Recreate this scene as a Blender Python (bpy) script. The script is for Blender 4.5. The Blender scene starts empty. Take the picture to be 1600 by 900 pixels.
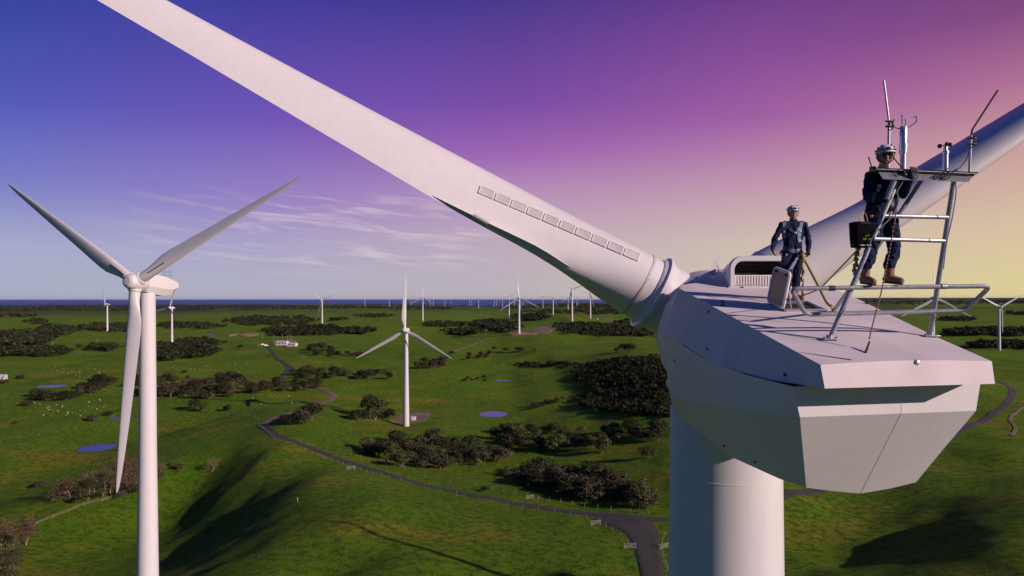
import bpy, bmesh, math, random
import numpy as np
from mathutils import Vector, Matrix
from mathutils.bvhtree import BVHTree
R = math.radians
scene = bpy.context.scene
COL = scene.collection

# ------------------------------------------------------------------ camera, sky, sun, exposure
H = 95.0                      # eye height above the sea
F = 1600 * 24 / 36            # pixels of focal length in the 1600 wide photo
HOR = 466.0                   # row of the horizon
cam_d = bpy.data.cameras.new('camera'); cam = bpy.data.objects.new('camera', cam_d); COL.objects.link(cam)
cam_d.lens = 24; cam_d.sensor_width = 36; cam_d.shift_y = (HOR - 450) / 1600
cam_d.clip_start = 0.1; cam_d.clip_end = 400000
cam.location = (0, 0, H); cam.rotation_euler = (R(90), 0, 0)
scene.camera = cam

SUN_EL = R(21); SUN_AZ = math.atan2(0.872, -0.490)
SUN = Vector((math.sin(SUN_AZ) * math.cos(SUN_EL), math.cos(SUN_AZ) * math.cos(SUN_EL), math.sin(SUN_EL)))
sun_d = bpy.data.lights.new('sun', 'SUN'); sun = bpy.data.objects.new('sun', sun_d); COL.objects.link(sun)
sun_d.energy = 4.6; sun_d.angle = R(0.5); sun_d.color = (1.0, 0.77, 0.73)
sun.rotation_euler = (-SUN).to_track_quat('-Z', 'Y').to_euler()
sun.location = (60, -40, H + 60)

def s2l(c):
    return tuple((x / 255 / 12.92) if x / 255 <= 0.04045 else ((x / 255 + 0.055) / 1.055) ** 2.4 for x in c)

def make_world():
    w = bpy.data.worlds.new('World'); scene.world = w; w.use_nodes = True
    nt = w.node_tree; N = nt.nodes; L = nt.links
    for n in list(N): N.remove(n)
    out = N.new('ShaderNodeOutputWorld')
    sky = N.new('ShaderNodeTexSky'); sky.sky_type = 'NISHITA'; sky.sun_disc = False
    sky.sun_elevation = SUN_EL; sky.sun_rotation = SUN_AZ; sky.altitude = 100
    bg1 = N.new('ShaderNodeBackground'); bg1.inputs['Strength'].default_value = 0.05
    L.new(sky.outputs[0], bg1.inputs['Color'])
    tc = N.new('ShaderNodeTexCoord')
    sep = N.new('ShaderNodeSeparateXYZ'); L.new(tc.outputs['Generated'], sep.inputs[0])
    def math_(op, a=None, b=None, clamp=False):
        n = N.new('ShaderNodeMath'); n.operation = op; n.use_clamp = clamp
        for i, x in enumerate((a, b)):
            if x is None: continue
            if isinstance(x, (int, float)): n.inputs[i].default_value = x
            else: L.new(x, n.inputs[i])
        return n.outputs[0]
    az = math_('ARCTAN2', sep.outputs['X'], sep.outputs['Y'])
    el = math_('ARCSINE', sep.outputs['Z'])
    def maprange(v, a, b, lo=0.0, hi=1.0, smooth=True):
        n = N.new('ShaderNodeMapRange'); n.interpolation_type = 'SMOOTHSTEP' if smooth else 'LINEAR'
        L.new(v, n.inputs['Value']); n.inputs['From Min'].default_value = a; n.inputs['From Max'].default_value = b
        n.inputs['To Min'].default_value = lo; n.inputs['To Max'].default_value = hi
        return n.outputs['Result']
    elf = maprange(el, R(-4), R(90), smooth=False)
    # sunset bands: for each bearing the colours from the skyline to the zenith
    def ramp(stops):
        n = N.new('ShaderNodeValToRGB'); cr = n.color_ramp; cr.interpolation = 'EASE' if False else 'LINEAR'
        for i, (e, c) in enumerate(stops):
            p = (e + 4) / 94
            if i < 2:
                x = cr.elements[i]; x.position = p
            else:
                x = cr.elements.new(p)
            x.color = (*s2l(c), 1)
        L.new(elf, n.inputs[0]); return n.outputs[0]
    ZEN = (6, 36, 92)
    cols = SKY_COLUMNS
    prev = None
    for a, stops in cols:
        r = ramp(list(stops) + [(45, (26, 36, 92)), (88, ZEN)])
        if prev is None: prev = r; pa = a; continue
        m = N.new('ShaderNodeMix'); m.data_type = 'RGBA'
        L.new(maprange(az, R(pa), R(a), smooth=False), m.inputs[0]); L.new(prev, m.inputs[6]); L.new(r, m.inputs[7])
        prev = m.outputs[2]; pa = a
    # away from the sunset the sky is a plain dusk blue
    dusk = ramp([(-4, (4, 46, 100)), (0, (8, 78, 150)), (20, (5, 56, 128)), (88, ZEN)])
    away = math_('ABSOLUTE', az)
    m = N.new('ShaderNodeMix'); m.data_type = 'RGBA'
    L.new(maprange(away, R(42), R(66)), m.inputs[0]); L.new(prev, m.inputs[6]); L.new(dusk, m.inputs[7])
    base = m.outputs[2]
    # thin streaks of cirrus low over the sea
    cmb = N.new('ShaderNodeCombineXYZ')
    L.new(math_('MULTIPLY', az, 5.0), cmb.inputs[0]); L.new(math_('MULTIPLY', math_('ADD', el, math_('MULTIPLY', az, 0.10)), 46.0), cmb.inputs[1])
    nz = N.new('ShaderNodeTexNoise'); nz.inputs['Scale'].default_value = 1.7; nz.inputs['Detail'].default_value = 7; nz.inputs['Roughness'].default_value = 0.56
    nz.inputs['Distortion'].default_value = 0.6
    L.new(cmb.outputs[0], nz.inputs['Vector'])
    c = maprange(nz.outputs['Fac'], 0.46, 0.72)
    def bump(v, lo, mid1, mid2, hi):
        return math_('MULTIPLY', maprange(v, lo, mid1), maprange(v, mid2, hi, 1, 0))
    c = math_('MULTIPLY', c, bump(el, R(1.0), R(4.0), R(6.5), R(9.5)))
    c = math_('MULTIPLY', c, bump(az, R(-34), R(-18), R(-7), R(3)))
    c = math_('MULTIPLY', c, 0.66)
    m2 = N.new('ShaderNodeMix'); m2.data_type = 'RGBA'
    L.new(c, m2.inputs[0]); L.new(base, m2.inputs[6]); m2.inputs[7].default_value = (*s2l((228, 208, 216)), 1)
    bg2 = N.new('ShaderNodeBackground'); L.new(m2.outputs[2], bg2.inputs['Color']); bg2.inputs['Strength'].default_value = 1.0
    mx = N.new('ShaderNodeMixShader'); mx.inputs[0].default_value = 0.93
    L.new(bg1.outputs[0], mx.inputs[1]); L.new(bg2.outputs[0], mx.inputs[2]); L.new(mx.outputs[0], out.inputs[0])

SKY_COLUMNS = [
    (-40, [(-4, (120, 135, 170)), (0.3, (168, 178, 200)), (3.5, (166, 172, 208)), (8, (114, 122, 200)), (13, (74, 88, 188)), (18.5, (46, 68, 166)), (24, (28, 54, 152))]),
    (-20, [(-4, (130, 135, 165)), (0.3, (180, 180, 199)), (4, (174, 166, 202)), (8, (152, 128, 198)), (14, (112, 82, 184)), (24, (48, 52, 152))]),
    (0,   [(-4, (140, 130, 160)), (0.3, (190, 182, 190)), (5, (194, 172, 190)), (8.6, (186, 146, 188)), (12, (162, 100, 180)), (16, (124, 74, 168)), (24, (70, 54, 142))]),
    (20,  [(-4, (160, 140, 120)), (0.3, (214, 204, 178)), (4.5, (211, 190, 178)), (9, (198, 152, 176)), (14, (164, 96, 164)), (18, (142, 78, 155)), (24, (102, 54, 136))]),
    (38,  [(-4, (170, 150, 90)), (0.3, (230, 214, 150)), (5, (220, 196, 164)), (10, (208, 162, 158)), (14.5, (180, 112, 150)), (18.6, (134, 74, 130)), (24, (96, 50, 112))]),
]
make_world()
scene.view_settings.view_transform = 'Standard'; scene.view_settings.look = 'None'
scene.view_settings.exposure = 0.0; scene.view_settings.gamma = 1.0; scene.view_settings.use_curve_mapping = False
scene.cycles.max_bounces = 5; scene.cycles.diffuse_bounces = 2; scene.cycles.glossy_bounces = 3
scene.cycles.transparent_max_bounces = 6
scene.cycles.use_denoising = True

# ------------------------------------------------------------------ helpers
def P(u, v, Y):
    "the point at depth Y that the photo shows at pixel u, v"
    return Vector(((u - 800) / F * Y, Y, H + (HOR - v) / F * Y))

def tag(o, label=None, cat=None, group=None, kind=None):
    if label: o['label'] = label
    if cat: o['category'] = cat
    if group: o['group'] = group
    if kind: o['kind'] = kind
    return o

def empty(name, loc, label, cat, group=None):
    o = bpy.data.objects.new(name, None); COL.objects.link(o); o.location = loc; o.empty_display_size = 0.5
    return tag(o, label, cat, group)

def link(name, me, parent=None, loc=(0, 0, 0)):
    o = bpy.data.objects.new(name, me); COL.objects.link(o)
    o.location = loc
    if parent: o.parent = parent
    return o

def copy_tree(src, loc, rotz, scale, label=None, group=None, parent=None):
    c = src.copy(); COL.objects.link(c)
    if parent is None:
        c.location = loc; c.rotation_euler = (0, 0, rotz); c.scale = (scale, scale, scale)
        if label: c['label'] = label
        if group: c['group'] = group
    else:
        c.parent = parent
    for ch in KIDS.get(src.name, []):
        copy_tree(ch, None, None, None, parent=c)
    return c
KIDS = {}

class MB:
    "collects shapes in world space; build() links them as one mesh object"
    def __init__(self): self.v = []; self.f = []; self.m = []; self.mi = 0
    def add(self, verts, faces):
        n = len(self.v); self.v.extend([tuple(p) for p in verts])
        self.f.extend([tuple(i + n for i in f) for f in faces]); self.m.extend([self.mi] * len(faces)); return self
    def box(self, c, size, rot=None):
        hx, hy, hz = [s / 2 for s in size]; c = Vector(c)
        ps = [Vector((x, y, z)) for x in (-hx, hx) for y in (-hy, hy) for z in (-hz, hz)]
        if rot is not None: ps = [rot @ p for p in ps]
        return self.add([p + c for p in ps], [(0, 1, 3, 2), (4, 6, 7, 5), (0, 4, 5, 1), (2, 3, 7, 6), (0, 2, 6, 4), (1, 5, 7, 3)])
    def bevbox(self, c, size, b=0.02, rot=None):
        hx, hy, hz = [s / 2 for s in size]; c = Vector(c)
        bm = bmesh.new(); bmesh.ops.create_cube(bm, size=1.0)
        for v in bm.verts: v.co = Vector((v.co.x * size[0], v.co.y * size[1], v.co.z * size[2]))
        bmesh.ops.bevel(bm, geom=list(bm.edges), offset=b, segments=2, affect='EDGES', profile=0.6)
        bm.verts.index_update()
        vs = [((rot @ v.co) if rot is not None else v.co.copy()) + c for v in bm.verts]
        fs = [tuple(v.index for v in f.verts) for f in bm.faces]; bm.free()
        return self.add(vs, fs)
    def tube(self, pts, r, n=8, caps=True, radii=None):
        pts = [Vector(p) for p in pts]; rings = []
        t0 = (pts[1] - pts[0]).normalized()
        up = Vector((0, 0, 1)) if abs(t0.z) < 0.9 else Vector((1, 0, 0))
        u = t0.cross(up).normalized()
        for i, p in enumerate(pts):
            if i == 0: t = pts[1] - pts[0]
            elif i == len(pts) - 1: t = pts[-1] - pts[-2]
            else: t = (pts[i + 1] - pts[i]).normalized() + (pts[i] - pts[i - 1]).normalized()
            t.normalize(); u = (u - t * u.dot(t)).normalized(); w = t.cross(u)
            rr = radii[i] if radii else r
            rings.append([p + (u * math.cos(a) + w * math.sin(a)) * rr for a in [2 * math.pi * k / n for k in range(n)]])
        return self.loft(rings, caps)
    def loft(self, rings, caps=True, closed=True):
        n = len(rings[0]); vs = [p for r in rings for p in r]; fs = []
        for i in range(len(rings) - 1):
            for k in range(n if closed else n - 1):
                a = i * n + k; b = i * n + (k + 1) % n
                fs.append((a, b, b + n, a + n))
        if caps:
            fs.append(tuple(range(n - 1, -1, -1))); fs.append(tuple(range((len(rings) - 1) * n, len(rings) * n)))
        return self.add(vs, fs)
    def lathe(self, origin, axis, prof, n=24):
        "prof = [(distance along the axis, radius)]"
        axis = Vector(axis).normalized(); o = Vector(origin)
        up = Vector((0, 0, 1)) if abs(axis.z) < 0.9 else Vector((1, 0, 0))
        u = axis.cross(up).normalized(); w = axis.cross(u)
        rings = [[o + axis * d + (u * math.cos(a) + w * math.sin(a)) * max(r, 1e-4) for a in [2 * math.pi * k / n for k in range(n)]] for d, r in prof]
        return self.loft(rings)
    def ball(self, c, rx, ry=None, rz=None, rot=None, seg=12, ring=8):
        ry = ry or rx; rz = rz or rx; c = Vector(c); vs = []; fs = []
        rings = []
        for i in range(ring + 1):
            th = math.pi * i / ring
            row = []
            for k in range(seg):
                a = 2 * math.pi * k / seg
                p = Vector((rx * math.sin(th) * math.cos(a), ry * math.sin(th) * math.sin(a), rz * math.cos(th) + 1e-5 * i))
                if i in (0, ring): p = Vector((1e-4 * math.cos(a), 1e-4 * math.sin(a), rz * math.cos(th)))
                row.append(c + ((rot @ p) if rot is not None else p))
            rings.append(row)
        return self.loft(rings)
    def build(self, name, mats, parent=None, smooth=35, loc=None):
        o0 = Vector(loc) if loc is not None else (world_loc(parent) if parent else Vector((0, 0, 0)))
        me = bpy.data.meshes.new(name)
        bm = bmesh.new()
        vs = [bm.verts.new(Vector(p) - o0) for p in self.v]
        for f, m in zip(self.f, self.m):
            if len(set(f)) < 3: continue
            try:
                fc = bm.faces.new([vs[i] for i in f]); fc.material_index = m
            except ValueError: pass
        bmesh.ops.recalc_face_normals(bm, faces=bm.faces)
        if smooth:
            for f in bm.faces: f.smooth = True
            for e in bm.edges:
                if len(e.link_faces) == 2:
                    if e.calc_face_angle(0) > R(smooth): e.smooth = False
        bm.to_mesh(me); bm.free()
        for m in (mats if isinstance(mats, (list, tuple)) else [mats]): me.materials.append(m)
        o = bpy.data.objects.new(name, me); COL.objects.link(o)
        if parent:
            o.parent = parent; KIDS.setdefault(parent.name, []).append(o); WL[o.name] = o0
            o.location = o0 - world_loc(parent)
        else:
            o.location = o0; WL[o.name] = o0
        return o
WL = {}
def world_loc(o):
    if o.name in WL: return WL[o.name]
    return Vector(o.location)

# ------------------------------------------------------------------ materials
def new_mat(name):
    m = bpy.data.materials.new(name); m.use_nodes = True
    nt = m.node_tree; b = nt.nodes['Principled BSDF']
    return m, nt, nt.nodes, nt.links, b

def simple(name, c, rough=0.6, metal=0.0, amt=0.12, scale=8.0, bump=0.0, bscale=None, c2=None, spec=0.5, coat=0.0):
    m, nt, N, L, b = new_mat(name)
    b.inputs['Roughness'].default_value = rough; b.inputs['Metallic'].default_value = metal
    b.inputs['Specular IOR Level'].default_value = spec; b.inputs['Coat Weight'].default_value = coat
    tc = N.new('ShaderNodeTexCoord')
    nz = N.new('ShaderNodeTexNoise'); nz.inputs['Scale'].default_value = scale; nz.inputs['Detail'].default_value = 6
    L.new(tc.outputs['Object'], nz.inputs['Vector'])
    mx = N.new('ShaderNodeMix'); mx.data_type = 'RGBA'
    c2 = c2 or tuple(x * (1 - amt) for x in c)
    mx.inputs[6].default_value = (*c, 1); mx.inputs[7].default_value = (*c2, 1)
    mr = N.new('ShaderNodeMapRange'); mr.inputs['From Min'].default_value = 0.35; mr.inputs['From Max'].default_value = 0.7
    L.new(nz.outputs['Fac'], mr.inputs['Value']); L.new(mr.outputs[0], mx.inputs[0]); L.new(mx.outputs[2], b.inputs['Base Color'])
    if bump:
        n2 = N.new('ShaderNodeTexNoise'); n2.inputs['Scale'].default_value = bscale or scale * 6; n2.inputs['Detail'].default_value = 4
        L.new(tc.outputs['Object'], n2.inputs['Vector'])
        bp = N.new('ShaderNodeBump'); bp.inputs['Strength'].default_value = bump; bp.inputs['Distance'].default_value = 0.02
        L.new(n2.outputs['Fac'], bp.inputs['Height']); L.new(bp.outputs[0], b.inputs['Normal'])
    return m

M = {}
def white_paint():
    "gel coat: faint blotches and run-off streaks of dirt"
    m, nt, N, L, b = new_mat('white_gelcoat')
    tc = N.new('ShaderNodeTexCoord')
    a = N.new('ShaderNodeTexNoise'); a.inputs['Scale'].default_value = 0.9; a.inputs['Detail'].default_value = 8; a.inputs['Roughness'].default_value = 0.65
    L.new(tc.outputs['Object'], a.inputs['Vector'])
    mp = N.new('ShaderNodeMapping'); mp.inputs['Scale'].default_value = (6, 6, 0.5); L.new(tc.outputs['Object'], mp.inputs[0])
    s = N.new('ShaderNodeTexNoise'); s.inputs['Scale'].default_value = 1.5; s.inputs['Detail'].default_value = 5; L.new(mp.outputs[0], s.inputs['Vector'])
    r1 = N.new('ShaderNodeMapRange'); r1.inputs['From Min'].default_value = 0.42; r1.inputs['From Max'].default_value = 0.75; r1.inputs['To Max'].default_value = 0.28
    L.new(a.outputs['Fac'], r1.inputs['Value'])
    r2 = N.new('ShaderNodeMapRange'); r2.inputs['From Min'].default_value = 0.5; r2.inputs['From Max'].default_value = 0.8; r2.inputs['To Max'].default_value = 0.35
    L.new(s.outputs['Fac'], r2.inputs['Value'])
    ad = N.new('ShaderNodeMath'); ad.operation = 'ADD'; ad.use_clamp = True; L.new(r1.outputs[0], ad.inputs[0]); L.new(r2.outputs[0], ad.inputs[1])
    mx = N.new('ShaderNodeMix'); mx.data_type = 'RGBA'; mx.inputs[6].default_value = (0.70, 0.685, 0.675, 1); mx.inputs[7].default_value = (0.58, 0.555, 0.54, 1)
    L.new(ad.outputs[0], mx.inputs[0]); L.new(mx.outputs[2], b.inputs['Base Color'])
    b.inputs['Roughness'].default_value = 0.32; b.inputs['Specular IOR Level'].default_value = 0.45
    return m
M['white'] = white_paint()
M['deck'] = simple('gritty_roof_paint', (0.73, 0.665, 0.655), 0.8, amt=0.10, scale=1.4, bump=0.06, bscale=90, c2=(0.62, 0.56, 0.555))
M['galv'] = simple('galvanised_steel', (0.40, 0.42, 0.45), 0.42, metal=0.55, amt=0.3, scale=22, bump=0.05)
M['steel'] = simple('bright_steel', (0.62, 0.63, 0.65), 0.3, metal=0.8, amt=0.15, scale=15)
M['dark'] = simple('dark_rubber', (0.02, 0.022, 0.025), 0.55, amt=0.3, scale=20)
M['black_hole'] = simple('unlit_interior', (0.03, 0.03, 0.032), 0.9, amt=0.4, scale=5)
M['grey_panel'] = simple('grey_moulded_plastic', (0.55, 0.52, 0.51), 0.55, amt=0.15, scale=5)
M['pale_panel'] = simple('cream_louvre', (0.72, 0.69, 0.66), 0.5, amt=0.1, scale=6)
M['tint'] = simple('smoked_plastic', (0.026, 0.016, 0.040), 0.3, amt=0.3, scale=2, spec=0.2)
M['navy'] = simple('navy_drill_cloth', (0.010, 0.019, 0.066), 0.85, amt=0.45, scale=9, bump=0.8, bscale=22, spec=0.2)
M['skin'] = simple('skin', (0.50, 0.27, 0.20), 0.55, amt=0.15, scale=30)
M['glove'] = simple('black_work_glove', (0.025, 0.025, 0.03), 0.7, amt=0.3, scale=40)
M['glove_yellow'] = simple('yellow_leather_glove', (0.55, 0.32, 0.05), 0.7, amt=0.3, scale=40)
M['boot'] = simple('tan_suede_boot', (0.34, 0.18, 0.11), 0.8, amt=0.4, scale=30, bump=0.4)
M['sole'] = simple('boot_sole', (0.035, 0.028, 0.025), 0.8)
M['helmet'] = simple('white_helmet_shell', (0.74, 0.74, 0.76), 0.25, amt=0.08, scale=12, coat=0.4)
M['webbing'] = simple('grey_blue_webbing', (0.22, 0.29, 0.40), 0.7, amt=0.3, scale=60)
M['belt_blue'] = simple('blue_webbing', (0.05, 0.12, 0.24), 0.7, amt=0.3, scale=60)
M['yellow'] = simple('yellow_webbing', (0.62, 0.42, 0.03), 0.6, amt=0.35, scale=60)
M['red'] = simple('red_plastic', (0.45, 0.03, 0.04), 0.4)
M['bag'] = simple('black_nylon', (0.006, 0.006, 0.009), 0.9, amt=0.4, scale=12, bump=0.4, spec=0.08)
M['lens'] = simple('dark_lens', (0.008, 0.008, 0.01), 0.1, coat=0.6)
M['cup'] = simple('black_cup', (0.015, 0.015, 0.017), 0.4)
M['lime'] = simple('lime_print', (0.35, 0.45, 0.05), 0.6)
def striped(name, c1, c2, scale, width=0.5):
    m, nt, N, L, b = new_mat(name); b.inputs['Roughness'].default_value = 0.7
    tc = N.new('ShaderNodeTexCoord'); w = N.new('ShaderNodeTexWave'); w.inputs['Scale'].default_value = scale; w.bands_direction = 'DIAGONAL'
    w.inputs['Distortion'].default_value = 1.0; w.inputs['Detail'].default_value = 1
    L.new(tc.outputs['Object'], w.inputs['Vector'])
    cr = N.new('ShaderNodeValToRGB'); cr.color_ramp.interpolation = 'CONSTANT'
    cr.color_ramp.elements[0].color = (*c1, 1); cr.color_ramp.elements[1].color = (*c2, 1); cr.color_ramp.elements[1].position = width
    L.new(w.outputs['Fac'], cr.inputs[0]); L.new(cr.outputs[0], b.inputs['Base Color']); return m
M['rope_yb'] = striped('yellow_black_rope', (0.50, 0.32, 0.02), (0.02, 0.02, 0.02), 14, 0.62)
M['rope_rb'] = striped('red_black_rope', (0.02, 0.015, 0.02), (0.55, 0.20, 0.20), 10, 0.72)
# ------------------------------------------------------------------ terrain
def px(u, v, z):
    Y = -z * F / (v - HOR); return ((u - 800) / F * Y, Y, z)
CTRL = [(4.4, 14, -51), (-55, 103, -48.5), (-10, 60, -50), (40, 60, -51), (0, -40, -50), (-80, 20, -52), (90, 20, -53), (-150, -100, -55), (150, -100, -55),
        (0, -400, -55), (-500, -200, -60), (500, -200, -58), (-60, -30, -51), (60, -30, -51)]
for t in [(520, 900, -50), (600, 890, -47.5), (560, 815, -49), (660, 880, -48.5), (620, 790, -51.5), (490, 745, -54.5), (335, 844, -66), (250, 840, -77), (250, 800, -76), (300, 785, -73), (200, 860, -75), (150, 880, -73), (240, 762, -70), (400, 900, -48.5), (300, 900, -54), (120, 805, -71), (40, 850, -71), (20, 890, -70), (425, 705, -57.5),
          (60, 762, -75), (155, 705, -74), (185, 653, -69), (80, 603, -68), (380, 705, -61), (330, 740, -68), (410, 665, -60), (300, 690, -65), (330, 650, -66),
          (480, 700, -59.5), (560, 730, -60), (640, 752, -59.5), (720, 770, -59), (800, 785, -58.5), (900, 800, -57.5), (1000, 815, -56), (1010, 860, -54.5), (1020, 900, -53),
          (700, 800, -54), (800, 830, -54), (880, 850, -53.5), (760, 890, -51.5), (940, 880, -52.5), (650, 830, -52),
          (632, 660, -70), (400, 640, -66), (770, 645, -71), (785, 594, -70), (700, 690, -67), (900, 700, -65), (870, 760, -63), (1000, 780, -60), (560, 680, -65), (680, 668, -68),
          (960, 600, -58), (1010, 560, -47), (760, 570, -66), (860, 575, -63), (860, 550, -56), (950, 530, -51), (811, 522, -49.6), (900, 515, -47), (893.5, 500, -36), (922, 497, -40), (864, 492, -46), (795, 498, -49),
          (700, 550, -60), (720, 520, -57), (700, 500, -52), (502, 509, -53), (660, 499.6, -48), (165, 522, -60), (265, 539, -62), (560, 560, -63), (550, 610, -67), (620, 590, -67), (480, 590, -66),
          (1563, 545, -60.8), (1480, 685, -58), (1560, 640, -60), (1590, 610, -60), (1380, 735, -56), (1250, 775, -55), (1400, 860, -55), (1550, 780, -51.5), (1590, 895, -43), (1300, 800, -58), (1530, 600, -58), (1590, 570, -60), (1540, 700, -55),
          (1570, 830, -46), (1300, 875, -58), (1480, 850, -50),
          (50, 630, -69), (50, 570, -67), (300, 600, -69), (100, 540, -64), (450, 535, -58), (300, 520, -61), (20, 700, -70), (20, 520, -60), (400, 500, -54)]:
    CTRL.append(px(*t))
def polar(azd, r, z): CTRL.append((math.sin(R(azd)) * r, math.cos(R(azd)) * r, z))
for a in (-60, -40, -25, -12, 0):
    polar(a, 2500, -58); polar(a, 5000, -66); polar(a, 9000, -78); polar(a, 11500, -110); polar(a, 16000, -150)
for a in (10, 13):
    polar(a, 2600, -42); polar(a, 5000, -50); polar(a, 9000, -62); polar(a, 12000, -88)
for a in (24, 36, 55):
    polar(a, 1500, -50); polar(a, 2800, -42); polar(a, 5500, -20); polar(a, 9000, -6); polar(a, 14000, 0)
for a in (100, 150, 180, -150, -100):
    polar(a, 3000, -60); polar(a, 12000, -60)
C = np.array(CTRL, float); KW = 110.0
def warp(x, y): return np.arcsinh(x / KW), np.arcsinh(y / KW)
cx, cy = warp(C[:, 0], C[:, 1])
def tps(d2): return np.where(d2 > 1e-12, 0.5 * d2 * np.log(np.maximum(d2, 1e-12)), 0.0)
n = len(C)
A = np.zeros((n + 3, n + 3)); D2 = (cx[:, None] - cx) ** 2 + (cy[:, None] - cy) ** 2
A[:n, :n] = tps(D2) + np.eye(n) * 0.0006
A[:n, n] = 1; A[:n, n + 1] = cx; A[:n, n + 2] = cy; A[n:, :n] = A[:n, n:].T
SOL = np.linalg.solve(A, np.concatenate([C[:, 2], np.zeros(3)]))
def vnoise(x, y, s, seed):
    rs = np.random.RandomState(seed); T = rs.rand(256, 256)
    x = x / s; y = y / s; xi = np.floor(x).astype(int); yi = np.floor(y).astype(int); fx = x - xi; fy = y - yi
    fx = fx * fx * fx * (fx * (fx * 6 - 15) + 10); fy = fy * fy * fy * (fy * (fy * 6 - 15) + 10)
    g = lambda i, j: T[i % 256, j % 256]
    return (g(xi, yi) * (1 - fx) + g(xi + 1, yi) * fx) * (1 - fy) + (g(xi, yi + 1) * (1 - fx) + g(xi + 1, yi + 1) * fx) * fy - 0.5
azs = np.concatenate([np.arange(-180, -62, 4.0), np.arange(-62, -42, 0.6), np.arange(-42, 42, 0.2), np.arange(42, 62, 0.6), np.arange(62, 180, 4.0)])
rs_ = np.concatenate([[0.5, 4], np.exp(np.arange(math.log(8), math.log(16000), 0.0105))])
AZ, RR = np.meshgrid(np.radians(azs), rs_); GX = np.sin(AZ) * RR; GY = np.cos(AZ) * RR
def base_height(x, y):
    wx, wy = warp(x, y); z = SOL[n] + SOL[n + 1] * wx + SOL[n + 2] * wy
    for i in range(n): z = z + SOL[i] * tps((wx - cx[i]) ** 2 + (wy - cy[i]) ** 2)
    r = np.hypot(x, y)
    calm = np.clip((r - 235) / 130, 0, 1); calm = np.maximum(calm, np.clip((x - 20) / 40, 0, 1)) * 0.88 + 0.12      # the front hill is smooth
    z = z + (vnoise(x, y, 95, 6) * 3.5 + vnoise(x, y, 46, 1) * 3.0 + vnoise(x, y, 21, 2) * 2.0) * calm + vnoise(x, y, 7, 3) * 0.5 * np.clip(1.6 - r / 500, 0, 1)
    z = z + vnoise(x, y, 240, 4) * np.clip((r - 400) / 600, 0, 1) * 7 + vnoise(x, y, 900, 5) * np.clip((r - 1500) / 2500, 0, 1) * 12
    return z
GZ = base_height(GX, GY) + H
for ridge_u, w in ():
    pass
LR = np.log(rs_)
def ground(x, y):
    "height of the built terrain at x, y"
    x = np.asarray(x, float); y = np.asarray(y, float)
    a = np.degrees(np.arctan2(x, y)); r = np.log(np.maximum(np.hypot(x, y), 0.6))
    i = np.clip(np.searchsorted(LR, r) - 1, 0, len(LR) - 2); j = np.clip(np.searchsorted(azs, a) - 1, 0, len(azs) - 2)
    fr = (np.exp(r) - rs_[i]) / (rs_[i + 1] - rs_[i]); fa = np.clip((a - azs[j]) / (azs[j + 1] - azs[j]), 0, 1)
    return (GZ[i, j] * (1 - fa) + GZ[i, j + 1] * fa) * (1 - fr) + (GZ[i + 1, j] * (1 - fa) + GZ[i + 1, j + 1] * fa) * fr
YS = np.exp(np.arange(math.log(60), math.log(14000), 0.006))
def hits(uv):
    "where the sight lines of photo pixels meet the ground"
    uv = np.asarray(uv, float); out = np.full((len(uv), 3), np.nan)
    for k, (u, v) in enumerate(uv):
        x = (u - 800) / F * YS; z = H + (HOR - v) / F * YS; d = z - ground(x, YS)
        w = np.where(d < 0)[0]
        if len(w) == 0: continue
        i = w[0]
        if i == 0: Y = YS[0]
        else: t = d[i - 1] / (d[i - 1] - d[i]); Y = YS[i - 1] + t * (YS[i] - YS[i - 1])
        X = (u - 800) / F * Y; out[k] = (X, Y, float(ground(X, Y)))
    return out
def hit(u, v):
    p = hits([(u, v)])[0]
    if np.isnan(p[0]): p = np.array(P(u, v, 9000)); p[2] = float(ground(p[0], p[1]))
    return Vector(p)

# ponds are cut level into the ground
PONDS = [(152, 699, 25, 5.5, 'wide rectangular blue farm pond left of the big turbine tower'), (190, 652.5, 20, 3.0, 'blue farm pond behind the hanging blade of the left turbine'),
         (81, 603, 21, 2.3, 'long thin blue pond in the sheep paddock'), (771, 645, 21, 5.0, 'lilac blue pond under the scrub to the right of the white tower'),
         (787, 594, 13, 2.2, 'small pale pond in the shade of the dark hill'), (475, 557.5, 6, 0.8, 'tiny blue pond under the bushes by the substation'),
         (124, 550.0, 9, 0.9, 'far pale puddle in front of the scrub belt'), (329, 522.3, 6, 0.7, 'thin far pond below the belt of scrub')]
POND_GEO = []
for (u, v, du, dv, lb) in PONDS:
    c = hit(u, v); a = hit(u - du, v); b = hit(u + du, v); nr = hit(u, v + dv); fr = hit(u, v - dv)
    rx = (b - a).length / 2; ry = max((fr - nr).length / 2, rx * 0.45)
    ry = min(ry, rx * 1.3)
    lvl = min(float(ground(c.x, c.y)), a.z, b.z) - 0.25
    POND_GEO.append((c.x, c.y, rx, ry, lvl, lb))
    q = np.sqrt(((GX - c.x) / rx) ** 2 + ((GY - c.y) / ry) ** 2)
    wgt = np.clip((2.3 - q) / 1.2, 0, 1); wgt = wgt * wgt * (3 - 2 * wgt)
    GZ = GZ * (1 - wgt) + (lvl + np.clip((q - 0.98) * 1.2, -0.5, 0.5)) * wgt

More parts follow.
